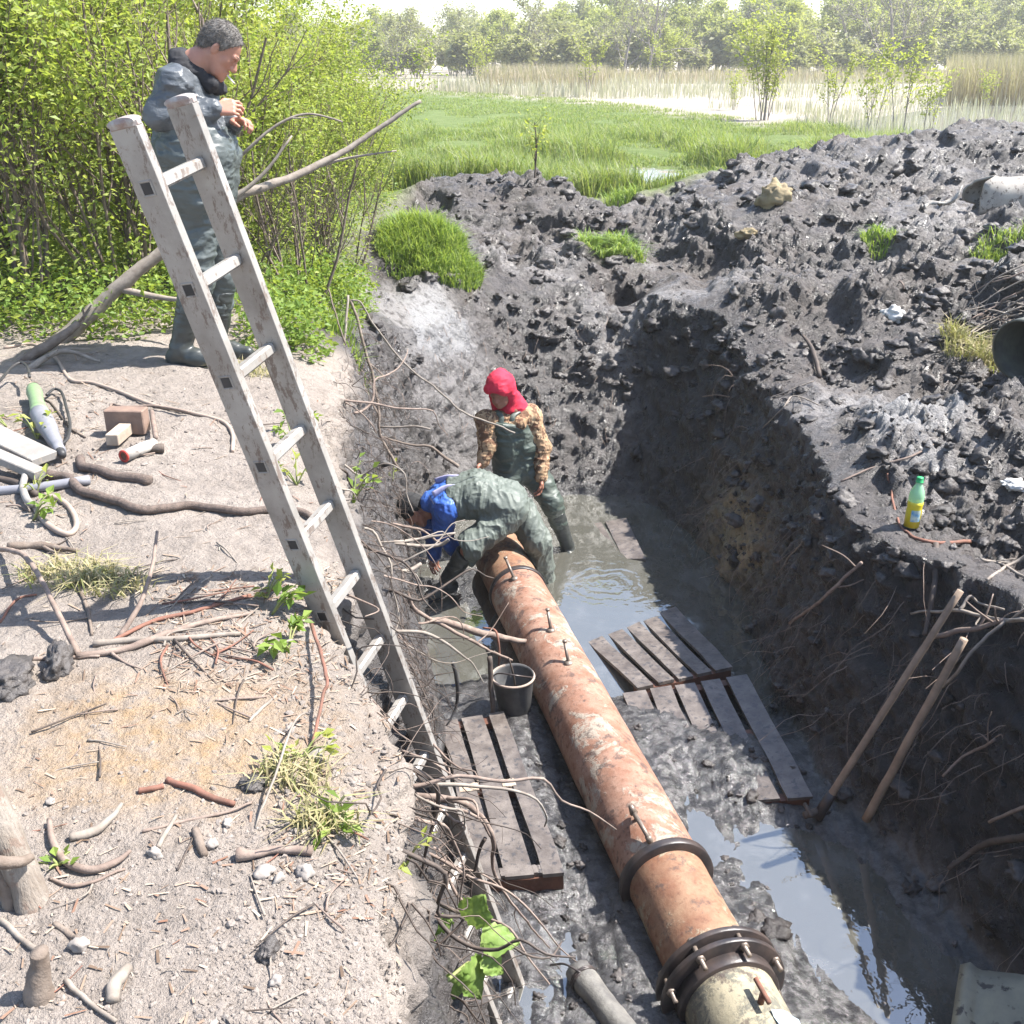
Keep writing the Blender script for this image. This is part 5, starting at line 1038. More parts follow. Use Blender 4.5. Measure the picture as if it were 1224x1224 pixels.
def far_trees():
    rng = np.random.default_rng(17); rows = []
    for row, (y0, n, hs) in enumerate(((112, 24, .60), (124, 26, .76), (138, 26, .90), (155, 26, 1.02))):
        us = np.linspace(-.25, .53, n)+rng.uniform(-.016, .016, n)
        for i, u in enumerate(us):
            Y = y0+rng.uniform(-6, 6); v = rng.choice(6, p=[.22, .17, .24, .21, .04, .12]); hz = np.interp(u, [-.25, -.15, -.05, .05, .15, .3, .5], [.66, .70, .84, .88, 1.0, 1.15, 1.25])
            if row == 3 and u > 0: v = rng.choice([0, 4, 4, 2])
            veg_thing('far_tree', f"{KIND[v]}, {ORD[i]} from left in the {('nearest', 'second', 'third', 'farthest')[row]} far wood row", 'tree', 'trees of the far wood', (u*Y, Y, -.45), rng.uniform(0, 6.28), hs*hz*rng.uniform(.85, 1.15), FT[v][0], FT[v][1], 'trunk', 'crown').scale.xyz = tuple(A([1.3, 1.3, 1])*hs*hz*rng.uniform(.85, 1.12))
    UB = proto_meshes(*shrub_proto(70, 3.4, 9, 2600, .42, 2, 4, clus=.25, stemr=.05, base=.8, sides=3), mat='far2', wood='fartwig')
    for i, u in enumerate(np.linspace(-.24, .53, 20)+rng.uniform(-.014, .014, 20)):
        veg_thing('far_bush', f"grey green bush at the front foot of the far wood, {ORD[i]} from left", 'bush', 'bushes at the foot of the far wood', (u*104, 104+rng.uniform(-4, 4), -.45), rng.uniform(0, 6), rng.uniform(.7, 1.15), *UB)
    for i, u in enumerate(np.linspace(-.25, .54, 26)+rng.uniform(-.012, .012, 26)):
        veg_thing('far_bush', f"tall pale bush between far tree trunks, {ORD[i]} from left in the second bush row", 'bush', 'bushes between the far trunks', (u*117, 117+rng.uniform(-4, 4), -.45), rng.uniform(0, 6), rng.uniform(1.0, 1.5), *UB)
    for (px, Y, v, s, lab) in ((1068, 92, 5, 1.05, 'big dark leaning bare tree rising above the right half of the marsh'), (775, 100, 5, .95, 'dark bare tree with crooked limbs touching the top edge of the photo'), (745, 102, 5, .78, 'dark slim tree left of the crooked bare tree'), (470, 100, 3, .62, 'thin bare forked tree above the meadow on the left'), (622, 104, 3, .80, 'broad fan shaped bare grey tree above the middle reeds')):
        p = atY(px, 90, Y); veg_thing('bare_tree', lab, 'tree', None, (p[0], Y, -.45), px, s, FT[v][0], FT[v][1], 'trunk', 'crown')
far_trees()
# ================================================================ BRANCHES, ROOTS, TWIGS, CLODS
def air(pts, r, mat, name, label, cat, group=None, n=7, res=6, kn=.0, side=0, seed=0):
    """pts: (px, py, world Y)"""
    P = spline([atY(*p) for p in pts], res); rng = np.random.default_rng(seed+len(P))
    if kn: P = P+kn*np.stack([fbm(P*9, 3, k+seed) for k in (1, 2, 3)], -1)
    rr = r if np.isscalar(r) else np.interp(np.linspace(0, 1, len(P)), np.linspace(0, 1, len(r)), r)
    rr = np.broadcast_to(rr, (len(P),))*(1+.12*fbm(P*30, 2, 5)); b = MB(); b.tube(P, rr, n)
    for k in range(side):
        i = rng.integers(len(P)//4, len(P)-1); d = P[min(i+1, len(P)-1)]-P[i-1]; L = np.linalg.norm(P[-1]-P[0])*rng.uniform(.10, .24); d = d/np.linalg.norm(d)+rng.normal(0, .6, 3); d /= np.linalg.norm(d)
        b.tube(spline([P[i], P[i]+d*L*.5+rng.normal(0, .02, 3), P[i]+d*L+rng.normal(0, .05, 3)], 4), np.linspace(rr[i]*.6, rr[i]*.2, 9), 5)
    return tag(b.build(name, M[mat] if isinstance(mat, str) else mat), label, cat, group)
air([(28, 436, 5.9), (62, 414, 5.98), (125, 360, 6.1), (190, 303, 6.22), (280, 238, 6.45), (345, 213, 6.65), (402, 187, 6.85), (455, 152, 7.0), (502, 120, 7.1)], [.050, .046, .042, .032, .026, .021, .016, .011], 'drystick', 'fallen_pole', 'long pale debarked pole leaning up through the thicket behind the standing person', 'pole', None, 10, 8, .01, 3, 4)
air([(283, 192, 6.5), (300, 175, 6.5), (330, 150, 6.55), (368, 136, 6.6), (410, 146, 6.6)], [.011, .010, .008, .006], 'drystick', 'thin_branch', 'thin pale arched branch above the long pole at the thicket edge', 'branch', None, 6, 6, .006, 1)
air([(5, 445, 5.6), (55, 415, 5.7), (95, 385, 5.8)], [.03, .03, .02], 'bark', 'branch', 'grey branch lying beside the base of the long pale pole', 'branch', None, 8, 6, .01, 2)
air([(0, 470, 5.3), (35, 440, 5.45), (75, 420, 5.6), (120, 432, 5.6)], [.02, .02, .014, .008], 'drystick', 'branch', 'bent pale branch at the left edge under the long pole', 'branch', None, 7, 6, .01, 2)
# branches hanging at the pit corner beyond the ladder
for q, (pts, r, m, lab) in enumerate((
  ([(416, 352, 7.2), (412, 400, 7.05), (405, 470, 6.9), (404, 500, 6.85), (413, 530, 6.8), (421, 548, 6.8), (420, 575, 6.7)], .009, 'drystick', 'pale thin branch hanging straight down at the bank corner, leftmost of the hanging four'),
  ([(420, 358, 7.3), (432, 400, 7.2), (445, 450, 7.1), (453, 490, 7.0), (455, 520, 6.95), (476, 560, 6.9)], .011, 'bark', 'dark hanging branch forming the middle leg of the branch fan at the bank corner'),
  ([(420, 358, 7.3), (432, 362, 7.3), (446, 385, 7.3), (480, 430, 7.25), (517, 462, 7.2), (554, 493, 7.2), (585, 506, 7.2), (616, 518, 7.2)], .007, 'drystick', 'long pale straight shoot crossing in front of the red hooded person'),
  ([(392, 345, 7.1), (402, 380, 7.0), (420, 430, 6.9), (438, 470, 6.85), (452, 495, 6.8)], .006, 'bark', 'thin dark twig crossing the branch fan at the bank corner'),
  ([(455, 511, 6.9), (480, 510, 6.85), (514, 512, 6.8)], .007, 'drystick', 'short pale twig pointing right above the blue jacket'),
  ([(457, 522, 6.95), (490, 532, 6.95), (513, 534, 6.95), (530, 545, 6.95), (548, 558, 6.95)], [.006, .008, .011, .013], 'bark', 'forked branch reaching the back of the bending person'),
  ([(440, 645, 5.9), (469, 649, 5.9), (491, 652, 5.95), (520, 652, 6.0), (536, 645, 6.0)], [.008, .011, .013, .011], 'drystick', 'pale branch lying across the knee of the bending person'),
  ([(448, 625, 5.9), (480, 628, 5.95), (505, 635, 6.0), (528, 650, 6.05)], [.007, .009, .008, .006], 'root', 'brown root just below the face of the bending person'),
  ([(469, 647, 5.85), (505, 643, 5.95), (544, 637, 6.0)], [.007, .009, .007], 'drystick', 'thin pale branch above the knee of the bending person'),
  ([(470, 686, 5.7), (490, 681, 5.8), (503, 674, 5.85)], [.012, .014, .012], 'drystick', 'short white stub of a branch in the wall below the bending person'),
  ([(450, 640, 5.3), (469, 668, 5.3), (490, 715, 5.35), (503, 733, 5.4), (537, 752, 5.5), (575, 772, 5.55), (612, 790, 5.6)], [.010, .013, .013, .011, .007], 'root', 'long bowed root sweeping down from the left wall towards the bucket'),
  ([(510, 742, 5.75), (537, 744, 5.8), (560, 752, 5.85), (592, 760, 5.9), (625, 767, 5.95), (650, 762, 6.0)], [.020, .026, .024, .020, .012], 'root', 'thick pale root reaching over the rusty pipeline above the bucket'),
  ([(578, 750, 5.7), (592, 754, 5.65), (597, 775, 5.6), (597, 820, 5.6), (596, 850, 5.6)], .007, 'redstick', 'reddish root looped down beside the bucket'),
  ([(608, 787, 5.5), (615, 810, 5.5), (619, 850, 5.55)], .006, 'darkstick', 'dark thin root hanging in front of the bucket'),
  ([(585, 785, 5.4), (588, 830, 5.35), (590, 870, 5.3), (585, 895, 5.3), (560, 900, 5.2)], [.016, .015, .010, .006], 'darkstick', 'dark hanging root ending in a hook above the left pallet'),
  ([(540, 790, 5.0), (546, 815, 5.0), (545, 845, 5.0), (533, 868, 4.95)], [.010, .012, .009, .005], 'black', 'black curled root above the upper end of the left pallet'),
  ([(479, 921, 3.1), (489, 945, 3.08), (510, 952, 3.05), (537, 955, 3.05), (556, 960, 3.06), (576, 980, 3.1), (589, 1003, 3.12), (590, 1037, 3.15), (606, 1072, 3.2), (640, 1113, 3.35), (657, 1132, 3.4)], [.016, .014, .013, .011, .008, .005, .003], 'root', 'long bare root curling across the lower part of the ladder'),
  ([(400, 946, 2.6), (440, 944, 2.75), (480, 950, 2.85), (530, 965, 2.95), (570, 975, 3.0), (586, 1000, 3.05)], [.005, .006, .006, .004], 'root', 'thin brown root running along the bank edge over the ladder'),
  ([(520, 965, 3.0), (540, 980, 3.05), (555, 990, 3.1), (530, 1010, 3.1), (510, 1030, 3.05)], [.006, .005, .003], 'root', 'small forked root hanging before the lower ladder rail'),
  ([(579, 1000, 3.1), (572, 1020, 3.1), (565, 1050, 3.1), (562, 1075, 3.1)], [.008, .007, .004], 'darkstick', 'dark short root dangling beside the left pallet end'))):
    air(pts, r, m, 'hanging_branch' if q < 6 else 'bare_root', lab, 'branch' if q < 6 else 'root', None, 7, 6, .012, 2 if q in (0, 1, 3, 7, 10, 16, 17) else 0, q)
# poles and white sticks of the right wall
def near(px, py, off): return hit(px, py, off)
def wstick(pts, r, mat, name, label, cat, offs=.08, n=7, side=0, kn=.008, seed=0, res=6):
    P = spline([near(x, y, offs if np.isscalar(offs) else offs[i]) for i, (x, y) in enumerate(pts)], res); P = P+kn*np.stack([fbm(P*9, 3, k+seed) for k in (1, 2, 3)], -1); rng = np.random.default_rng(seed)
    rr = np.broadcast_to(r if np.isscalar(r) else np.interp(np.linspace(0, 1, len(P)), np.linspace(0, 1, len(r)), r), (len(P),)); b = MB(); b.tube(P, rr, n)
    for k in range(side):
        i = rng.integers(2, len(P)-1); d = P[i]-P[i-1]; d = d/np.linalg.norm(d)+rng.normal(0, .6, 3); d /= np.linalg.norm(d); L = rng.uniform(.08, .25)
        b.tube(spline([P[i], P[i]+d*L*.5+rng.normal(0, .02, 3), P[i]+d*L], 4), np.linspace(rr[i]*.6, rr[i]*.25, 9), 5)
    return tag(b.build(name, M[mat]), label, cat)
for (a, c2, r, lab, nm) in (((980, 972), (1148, 706), .021, 'brown wooden shovel shaft leaning against the dark right wall, longer of the two', 'shovel'), ((1035, 980), (1152, 764), .024, 'grey brown pole leaning against the dark right wall, shorter of the two', 'leaning_pole')):
    p = hit(*a); q = hit(*c2, .30); p = hit(*a, .05); q = q if np.linalg.norm(q-p) < 2.6 else p+A([.9, .5, 1.4])
    root = empty(nm, p, lab, 'shovel' if nm == 'shovel' else 'pole'); b = MB(); P = A([p+(q-p)*t for t in np.linspace(0, 1, 16)]); b.tube(P, np.linspace(r, r*.82, 16), 10); b.build('shaft', M['polewood'], root, True, .006, 4)
    if nm == 'shovel':
        d = (p-q)/np.linalg.norm(p-q); b = MB(); b.tube([p-d*.14, p+d*.03], [.027, .032], 10); b.build('socket', M['darksteel'], root); b = MB(); b.tube([p+A([-.09, -.02, .0]), p+A([.02, .01, .02])], .02, 8); b.tube([p+A([-.07, .05, .02]), p+A([-.06, -.05, .02])], .012, 8); b.build('blade', M['darkstick'], root)
for q, (pts, r, m, lab, nm) in enumerate((
  ([(1089, 733), (1112, 732), (1147, 729), (1170, 736), (1200, 741), (1240, 742)], [.006, .009, .011, .012], 'drystick', 'long white bare branch jutting out of the dark right wall', 'bare_branch'),
  ([(1147, 729), (1160, 714), (1172, 722), (1200, 728)], [.009, .007, .006], 'drystick', 'white side branch just above the long white branch', 'bare_branch'),
  ([(1173, 668), (1199, 676), (1240, 698)], [.007, .008, .009], 'drystick', 'upper white branch at the right frame edge, sloping down to the right', 'bare_branch'),
  ([(1180, 692), (1205, 677), (1240, 655)], [.008, .009, .010], 'drystick', 'white branch rising to the right frame edge below the spoil ledge', 'bare_branch'),
  ([(1112, 762), (1140, 755), (1166, 752), (1200, 740)], [.014, .014, .012], 'root', 'grey thick root crossing the upper ends of the two leaning poles', 'bare_root'),
  ([(1126, 822), (1145, 803), (1164, 777), (1202, 743)], [.009, .009, .008], 'drystick', 'pale crooked stick right of the two leaning poles', 'bare_branch'),
  ([(934, 681), (942, 668), (950, 658), (960, 646)], [.007, .006, .004], 'drystick', 'small pale stick poking from the wall above the yellow clay', 'bare_branch'),
  ([(920, 475), (945, 466), (973, 456)], [.006, .006, .005], 'drystick', 'thin pale twig on the lip of the right wall, upper one', 'bare_branch'),
  ([(912, 512), (935, 488), (950, 474), (978, 484)], [.005, .006, .005], 'drystick', 'bent pale twig on the lip of the right wall, lower one', 'bare_branch'),
  ([(1062, 565), (1066, 590), (1074, 625), (1084, 636), (1108, 648), (1160, 648)], [.006, .008, .008, .010, .012], 'redstick', 'pinkish bare root curling round the foot of the plastic bottle', 'bare_root'),
  ([(1118, 650), (1117, 700), (1112, 730), (1105, 760)], [.018, .017, .014], 'darkstick', 'dark upright root hanging in the right wall below the bottle', 'bare_root'),
  ([(1135, 1040), (1160, 1020), (1190, 1005), (1235, 1000)], [.012, .016, .02], 'darkstick', 'dark root low in the shaded right wall', 'bare_root'),
  ([(1182, 982), (1205, 972), (1235, 960)], [.008, .009, .01], 'root', 'pale root tip low at the right frame edge', 'bare_root'),
  ([(1128, 928), (1150, 905), (1172, 893), (1190, 885)], [.006, .007, .007], 'root', 'forked grey root halfway down the shaded right wall', 'bare_root'),
  ([(840, 474), (855, 472), (872, 474)], .005, 'root', 'tiny pale root in the back right corner of the pit', 'bare_root'),
  ([(960, 400), (972, 420), (980, 450)], [.012, .02, .02], 'darkstick', 'dark root stub standing on the slope above the right wall', 'bare_root'),
  ([(1080, 345), (1078, 338), (1066, 330)], [.008, .007, .004], 'root', 'thin grey root on the spoil slope below the lone grass tuft', 'bare_root'),
  ([(1005, 575), (1040, 560), (1090, 545), (1120, 530)], [.006, .008, .006], 'root', 'brown root lying on the pale mud left of the bottle', 'bare_root'),
  ([(945, 745), (985, 715), (1010, 690), (1030, 672)], [.010, .011, .010], 'root', 'knotted pale root along the edge of the right wall', 'bare_root'))):
    wstick(pts, r, m, nm, lab, 'branch' if nm == 'bare_branch' else 'root', .07 if q not in (9, 17) else .015, 7, 3 if q in (0, 2, 4, 8, 13, 18) else 0, .010, q)
M['dummy'] = M['root']
# brushwood heap by the culvert
rng = np.random.default_rng(5)
for k in range(16):
    x0, y0 = rng.uniform(1125, 1165), rng.uniform(352, 430); x1, y1 = rng.uniform(1205, 1250), y0-rng.uniform(5, 55)
    wstick([(x0, y0), ((x0+x1)/2, (y0+y1)/2-rng.uniform(0, 10)), (x1, y1)], [.004, .006, .008], 'drystick' if k % 3 else 'root', 'brushwood_stick', 'dry bent stick of the brushwood heap above the culvert pipe', 'stick', (.03, .16, .22), 5, 2, .02, 100+k)['group'] = 'brushwood heap by the culvert'
# hanging roots of the left wall, one object each, and their fine fibres
rng = np.random.default_rng(8); fib = MB(); nr = 0
def wallpt(y, s):
    xr = np.interp(y, RIM[:9, 1], RIM[:9, 0]); xf = np.interp(y, FOOT[:7, 1], FOOT[:7, 0]); return xr+(xf-xr)*s
for k in range(420):
    y = rng.uniform(1.9, 8.2 if k >= 66 else 6.0); s = rng.uniform(0, .75)**1.2; x = wallpt(y, s); z = gz(x, y); big = k < 66
    L = rng.uniform(.25, .9) if big else rng.uniform(.08, .4); d = A([rng.uniform(.3, 1.1), rng.normal(-.25, .6), rng.uniform(-.6, .25)]); d /= np.linalg.norm(d); P = [A([x-.04, y, z-.02])]; n = 7
    for j in range(n): d = d+A([0, 0, -.2])+rng.normal(0, .36, 3); d /= np.linalg.norm(d); P.append(P[-1]+d*L/n)
    r0 = rng.uniform(.004, .010) if big else rng.uniform(.0012, .003); rr = np.linspace(r0, r0*.3, len(spline(P, 3)))
    if big: b = MB(); b.tube(spline(P, 3), rr, 5); tag(b.build('hanging_root', M[('root', 'drystick', 'darkstick', 'root')[k % 4]]), 'thin bare root hanging out of the left pit wall beside the ladder', 'root', 'roots hanging from the left wall')
    else: fib.tube(spline(P, 2), np.linspace(r0, r0*.4, len(spline(P, 2))), 3, False)
tng = MB()
for k in range(560):
    y = rng.uniform(1.7, 7.6)**1.0; s = rng.uniform(0, .9); x = wallpt(y, s); z = gz(x, y); L = rng.uniform(.12, .55); d = A([rng.uniform(.1, .7), rng.normal(-.1, .7), rng.uniform(-1.0, .1)]); d /= np.linalg.norm(d); P = [A([x-.02, y, z])]
    for j in range(6): d = d+A([-.03, 0, -.2])+rng.normal(0, .42, 3); d /= np.linalg.norm(d); P.append(P[-1]+d*L/6)
    r0 = rng.uniform(.0018, .0045); tng.tube(spline(P, 2), np.linspace(r0, r0*.4, 13), 3, False)
o = tng.build('root_tangle', M['darkstick']); tag(o, 'dark tangle of fine roots and twigs along the left pit edge', 'roots', None, 'stuff')
RX = [(5.6, 1.9), (4.95, 2.3), (3.9, 2.6), (2.5, 2.85)]
for k in range(330):
    y = rng.uniform(3.2, 8.6); xr = np.interp(y, [2.5, 3.9, 4.95, 5.6, 6.5, 8], [2.85, 2.6, 2.3, 1.9, 1.93, 1.93]); xf = np.interp(y, [2.5, 3.5, 4.1, 4.75, 5.6, 6.7, 7.8], [2.35, 2.2, 1.98, 1.75, 1.62, 1.72, 1.55]); s = rng.uniform(0, .8); x = xr+(xf-xr)*s; z = gz(x, y)
    L = rng.uniform(.1, .5); d = A([-rng.uniform(.3, 1.), rng.normal(-.3, .5), rng.uniform(-.5, .2)]); d /= np.linalg.norm(d); P = [A([x+.03, y, z])]
    for j in range(5): d = d+A([0, 0, -.3])+rng.normal(0, .24, 3); d /= np.linalg.norm(d); P.append(P[-1]+d*L/5)
    r0 = rng.uniform(.0015, .0035); fib.tube(P, np.linspace(r0, r0*.4, 6), 3, False)
for k in range(260):      # rootlets in the back wall and over the mud shelf
    px, py = rng.uniform(440, 760), rng.uniform(360, 520); p = hit(px, py); L = rng.uniform(.06, .28); d = A([rng.normal(0, .5), -1, -.4])*rng.uniform(.4, 1); P = [p+A([0, .02, 0])]
    for j in range(4): d = d+A([0, 0, -.3])+rng.normal(0, .3, 3); d /= np.linalg.norm(d); P.append(P[-1]+d*L/4)
    fib.tube(P, np.linspace(.003, .0012, 5), 3, False)
o = fib.build('root_fibres', M['root']); tag(o, 'fine tangled root fibres hanging from the cut earth walls', 'roots', None, 'stuff')
# ---- sticks on the bank
for q, (pts, r, m, nm, lab, sd) in enumerate((
  ([(-5, 658), (22, 680), (42, 705), (60, 735), (78, 765), (94, 784)], [.009, .009, .008, .010], 'root', 'branch', 'long grey bowed branch standing in the dark soil hole at the left edge', 0),
  ([(196, 689), (188, 712), (170, 742), (142, 764)], [.005, .007, .009], 'root', 'branch', 'bent brown twig rising towards the middle of the bare bank', 0),
  ([(112, 772), (160, 768), (210, 766), (288, 760)], [.011, .011, .009, .007], 'drystick', 'branch', 'straight grey branch, lower one of the twig pile near the ladder', 1),
  ([(92, 787), (150, 778), (200, 760), (250, 745), (302, 735)], [.010, .011, .009, .006], 'root', 'branch', 'long brown branch, upper one of the twig pile near the ladder', 2),
  ([(130, 770), (180, 745), (240, 730), (300, 712)], [.006, .007, .005], 'redstick', 'branch', 'thin reddish branch across the top of the twig pile near the ladder', 2),
  ([(20, 790), (80, 787), (120, 786)], [.006, .006, .004], 'root', 'branch', 'thin twig crossing the dark soil hole left of the twig pile', 0),
  ([(10, 656), (50, 656), (95, 661)], [.015, .014, .006], 'bark', 'branch', 'thick grey branch end at the left edge below the cable loop', 2),
  ([(200, 934), (225, 943), (250, 953), (279, 964)], [.008, .008, .007], 'redstick', 'stick', 'reddish split stick lying right of the orange sand patch', 0),
  ([(165, 948), (180, 946), (196, 942)], .007, 'redstick', 'stick', 'short reddish stick left of the longer reddish split stick', 0),
  ([(84, 1004), (110, 998), (130, 985), (146, 964)], [.010, .011, .005], 'drystick', 'stick', 'white peeled stick lying above the curved bark strip', 0),
  ([(189, 1014), (200, 996), (211, 976)], [.006, .006, .005], 'drystick', 'stick', 'straight pale stick below the orange sand patch', 0),
  ([(234, 994), (238, 1010), (245, 1024)], [.010, .011, .009], 'bark', 'stick', 'short thick dark stick right of the straight pale stick', 0),
  ([(284, 1027), (305, 1026), (330, 1021), (374, 1022)], [.016, .009, .009, .011], 'root', 'stick', 'brown knobbly stick above the pale stones at the bank edge', 0),
  ([(170, 995), (215, 983), (260, 975), (302, 961)], [.004, .004, .003], 'root', 'twig', 'long thin twig crossing the bank below the reddish split stick', 0),
  ([(0, 1100), (20, 1118), (40, 1135), (52, 1140)], [.006, .006, .007], 'drystick', 'twig', 'pale twig leaning on the small sapling stump', 0),
  ([(78, 1175), (100, 1195), (140, 1224)], [.006, .005, .004], 'drystick', 'twig', 'pale twig running from the stump to the lower frame edge', 0),
  ([(66, 1105), (85, 1118), (96, 1125)], [.006, .007, .004], 'bark', 'twig', 'short dark twig above the small sapling stump', 0),
  ([(135, 1200), (140, 1180), (155, 1160)], [.012, .014, .010], 'drystick', 'wood chip', 'pale split wood chip near the lower frame edge', 0),
  ([(372, 900), (388, 850), (392, 830), (372, 750)], [.004, .005, .006], 'redstick', 'twig', 'upright reddish twig on the bank edge beside the ladder', 0),
  ([(298, 864), (312, 850), (330, 832)], [.004, .005, .004], 'drystick', 'twig', 'pale straw coloured twig near the bank edge weeds', 0),
  ([(258, 838), (285, 836), (318, 834)], [.003, .004, .003], 'root', 'twig', 'thin brown twig above the bank edge weeds', 0),
  ([(305, 990), (330, 950), (352, 890), (365, 860)], [.003, .003, .003], 'drystick', 'twig', 'long curved straw standing among the bank edge weeds', 0),
  ([(60, 1050), (95, 1060), (150, 1040)], [.004, .004, .003], 'root', 'twig', 'thin twig under the curved bark strip', 0),
  ([(95, 705), (105, 730), (110, 760)], [.006, .006, .004], 'bark', 'twig', 'forked dark twig left of the twig pile', 2),
  ([(0, 745), (20, 718), (45, 712)], [.004, .004, .003], 'redstick', 'twig', 'thin reddish twig under the bowed branch', 0))):
    pts3 = []; b = MB(); P = spline([on(x, y, (r if np.isscalar(r) else r[0])*.7) for x, y in pts], 6); P = P+.004*np.stack([fbm(P*25, 3, k+q) for k in (1, 2, 3)], -1)
    if q == 0: P[:, 2] += .10*np.sin(np.linspace(0, math.pi, len(P)))
    if q == 1: P[:, 2] += np.linspace(.16, 0, len(P))
    if q in (18, 21): P[:, 2] += .06*np.sin(np.linspace(0, math.pi*.9, len(P)))
    rr = np.broadcast_to(r if np.isscalar(r) else np.interp(np.linspace(0, 1, len(P)), np.linspace(0, 1, len(r)), r), (len(P),))*(1+.15*fbm(P*40, 2, q)); b.tube(P, rr, 7); rg = np.random.default_rng(q)
    for k in range(sd):
        i = rg.integers(3, len(P)-2); d = P[i+1]-P[i]; d = d/np.linalg.norm(d)+rg.normal(0, .5, 3)*A([1, 1, .4]); d /= np.linalg.norm(d); L = rg.uniform(.08, .2); b.tube(spline([P[i], P[i]+d*L*.5, P[i]+d*L+A([0, 0, .02])], 4), np.linspace(rr[i]*.6, .0015, 9), 5)
    tag(b.build(nm if nm != 'wood chip' else 'wood_chip', M[m]), lab, nm)
rng = np.random.default_rng(12)
TW = []
for k in range(6):
    L = rng.uniform(.10, .26); P = spline([A([-L/2, 0, 0]), A([-L*.1, rng.normal(0, .015), .006]), A([L/2, rng.normal(0, .03), 0])], 4); b = MB(); b.tube(P, np.linspace(.0042, .002, len(P)), 5); TW.append(mesh_np('twig', b.arr(), [np.concatenate(b.F3), np.concatenate(b.F4)], M[('root', 'drystick', 'redstick', 'darkstick', 'root', 'drystick')[k]]))
ZN = [('thin dry twig in the litter beside the ladder', 'twigs in the litter beside the ladder', 200, 320, 700, 800, 34), ('small twig scattered on the bare bank above the sand patch', 'twigs on the bare bank', 10, 330, 480, 700, 18), ('small twig scattered on or near the orange sand patch', 'twigs on the sand patch', 60, 300, 810, 950, 12), ('small twig lying in the pale crumbly soil of the lower bank', 'twigs on the lower bank', 20, 420, 980, 1215, 22)]
for lab, grp, x0, x1, y0, y1, n in ZN:
    for k in range(n):
        px, py = rng.uniform(x0, x1), rng.uniform(y0, y1); p, nn = gzn(*hit(px, py)[:2]); o = link('twig', TW[rng.integers(6)], None, p+A([0, 0, .004])); o.rotation_euler = (rng.normal(0, .08), rng.normal(0, .08), rng.uniform(0, 6.28)); s = rng.uniform(.5, 1.2)*(1 if py < 800 else .75); o.scale = (s, s, s); tag(o, lab, 'twig', grp)
# ---- stones, crumbs and clods
def rock_arrays(P, size, rng, sub=1, flat=.7, rough=.35):
    t = (1+5**.5)/2; v0 = A([(-1, t, 0), (1, t, 0), (-1, -t, 0), (1, -t, 0), (0, -1, t), (0, 1, t), (0, -1, -t), (0, 1, -t), (t, 0, -1), (t, 0, 1), (-t, 0, -1), (-t, 0, 1)]); v0 /= np.linalg.norm(v0[0])
    f0 = A([(0, 11, 5), (0, 5, 1), (0, 1, 7), (0, 7, 10), (0, 10, 11), (1, 5, 9), (5, 11, 4), (11, 10, 2), (10, 7, 6), (7, 1, 8), (3, 9, 4), (3, 4, 2), (3, 2, 6), (3, 6, 8), (3, 8, 9), (4, 9, 5), (2, 4, 11), (6, 2, 10), (8, 6, 7), (9, 8, 1)])
    for _ in range(sub):
        vs = list(map(tuple, v0)); mp = {}; nf = []
        def mid(a, b):
            k = (min(a, b), max(a, b))
            if k not in mp: m = A(vs[a])+A(vs[b]); vs.append(tuple(m/np.linalg.norm(m))); mp[k] = len(vs)-1
            return mp[k]
        for a, b, c in f0: ab, bc, ca = mid(a, b), mid(b, c), mid(c, a); nf += [(a, ab, ca), (b, bc, ab), (c, ca, bc), (ab, bc, ca)]
        v0 = A(vs); f0 = A(nf)
    n = len(P); sz = np.broadcast_to(size, (n,)); Q = v0[None]*(1+rough*fbm(v0[None]*1.5+rng.uniform(0, 90, (n, 1, 3)), 3, 7, .75)[..., None]*1.6)
    sc = sz[:, None]*rng.uniform(.6, 1.3, (n, 3)); sc[:, 2] *= flat; Q = Q*sc[:, None]; a = rng.uniform(0, 6.28, n); c, s = np.cos(a)[:, None], np.sin(a)[:, None]
    V = np.stack([Q[..., 0]*c-Q[..., 1]*s, Q[..., 0]*s+Q[..., 1]*c, Q[..., 2]], -1)+np.asarray(P)[:, None]; m = len(v0)
    return V.reshape(-1, 3), (f0[None]+np.arange(n)[:, None, None]*m).reshape(-1, 3)
def clodmat(name, c1, c2, c3, rough):
    t = NT(name); c = t.ramp(t.island(), [(0, c1), (.5, c2), (1, c3)]); c = t.mix(t.ramp(t.noise(18, 5, .65), [(.35, 0), (.7, .7)]), c, c1); t.bsdf(c, rough, t.bump(t.noise(45, 5, .7), .8, .012), .5); return t.m
M['crumb'] = clodmat('dry_crumbs', (.17, .145, .125), (.22, .19, .168), (.275, .24, .215), .95); M['clod'] = clodmat('mud_clods', (.028, .024, .0225), (.062, .054, .051), (.12, .107, .10), .42)
rng = np.random.default_rng(31); P = []; S_ = []
for x0, x1, y0, y1, n, s0, s1 in ((0, 500, 960, 1224, 1500, .002, .007), (240, 480, 980, 1224, 1300, .003, .009), (0, 420, 480, 960, 900, .002, .007), (330, 470, 790, 1000, 500, .003, .012), (60, 330, 440, 560, 300, .006, .014)):
    for k in range(n): p = hit(rng.uniform(x0, x1), rng.uniform(y0, y1)); P.append(p); S_.append(s0+(s1-s0)*rng.uniform()**3)
P = A(P); S_ = A(S_); k = P[:, 2] > -.12; V, F = rock_arrays(P[k], S_[k], rng, 0, .75, .5); o = link('soil_crumbs', mesh_np('soil_crumbs', V, F, M['crumb'], False)); tag(o, 'pale dry soil crumbs and small stones scattered over the bank', 'crumbs', None, 'stuff')
P = []; S_ = []
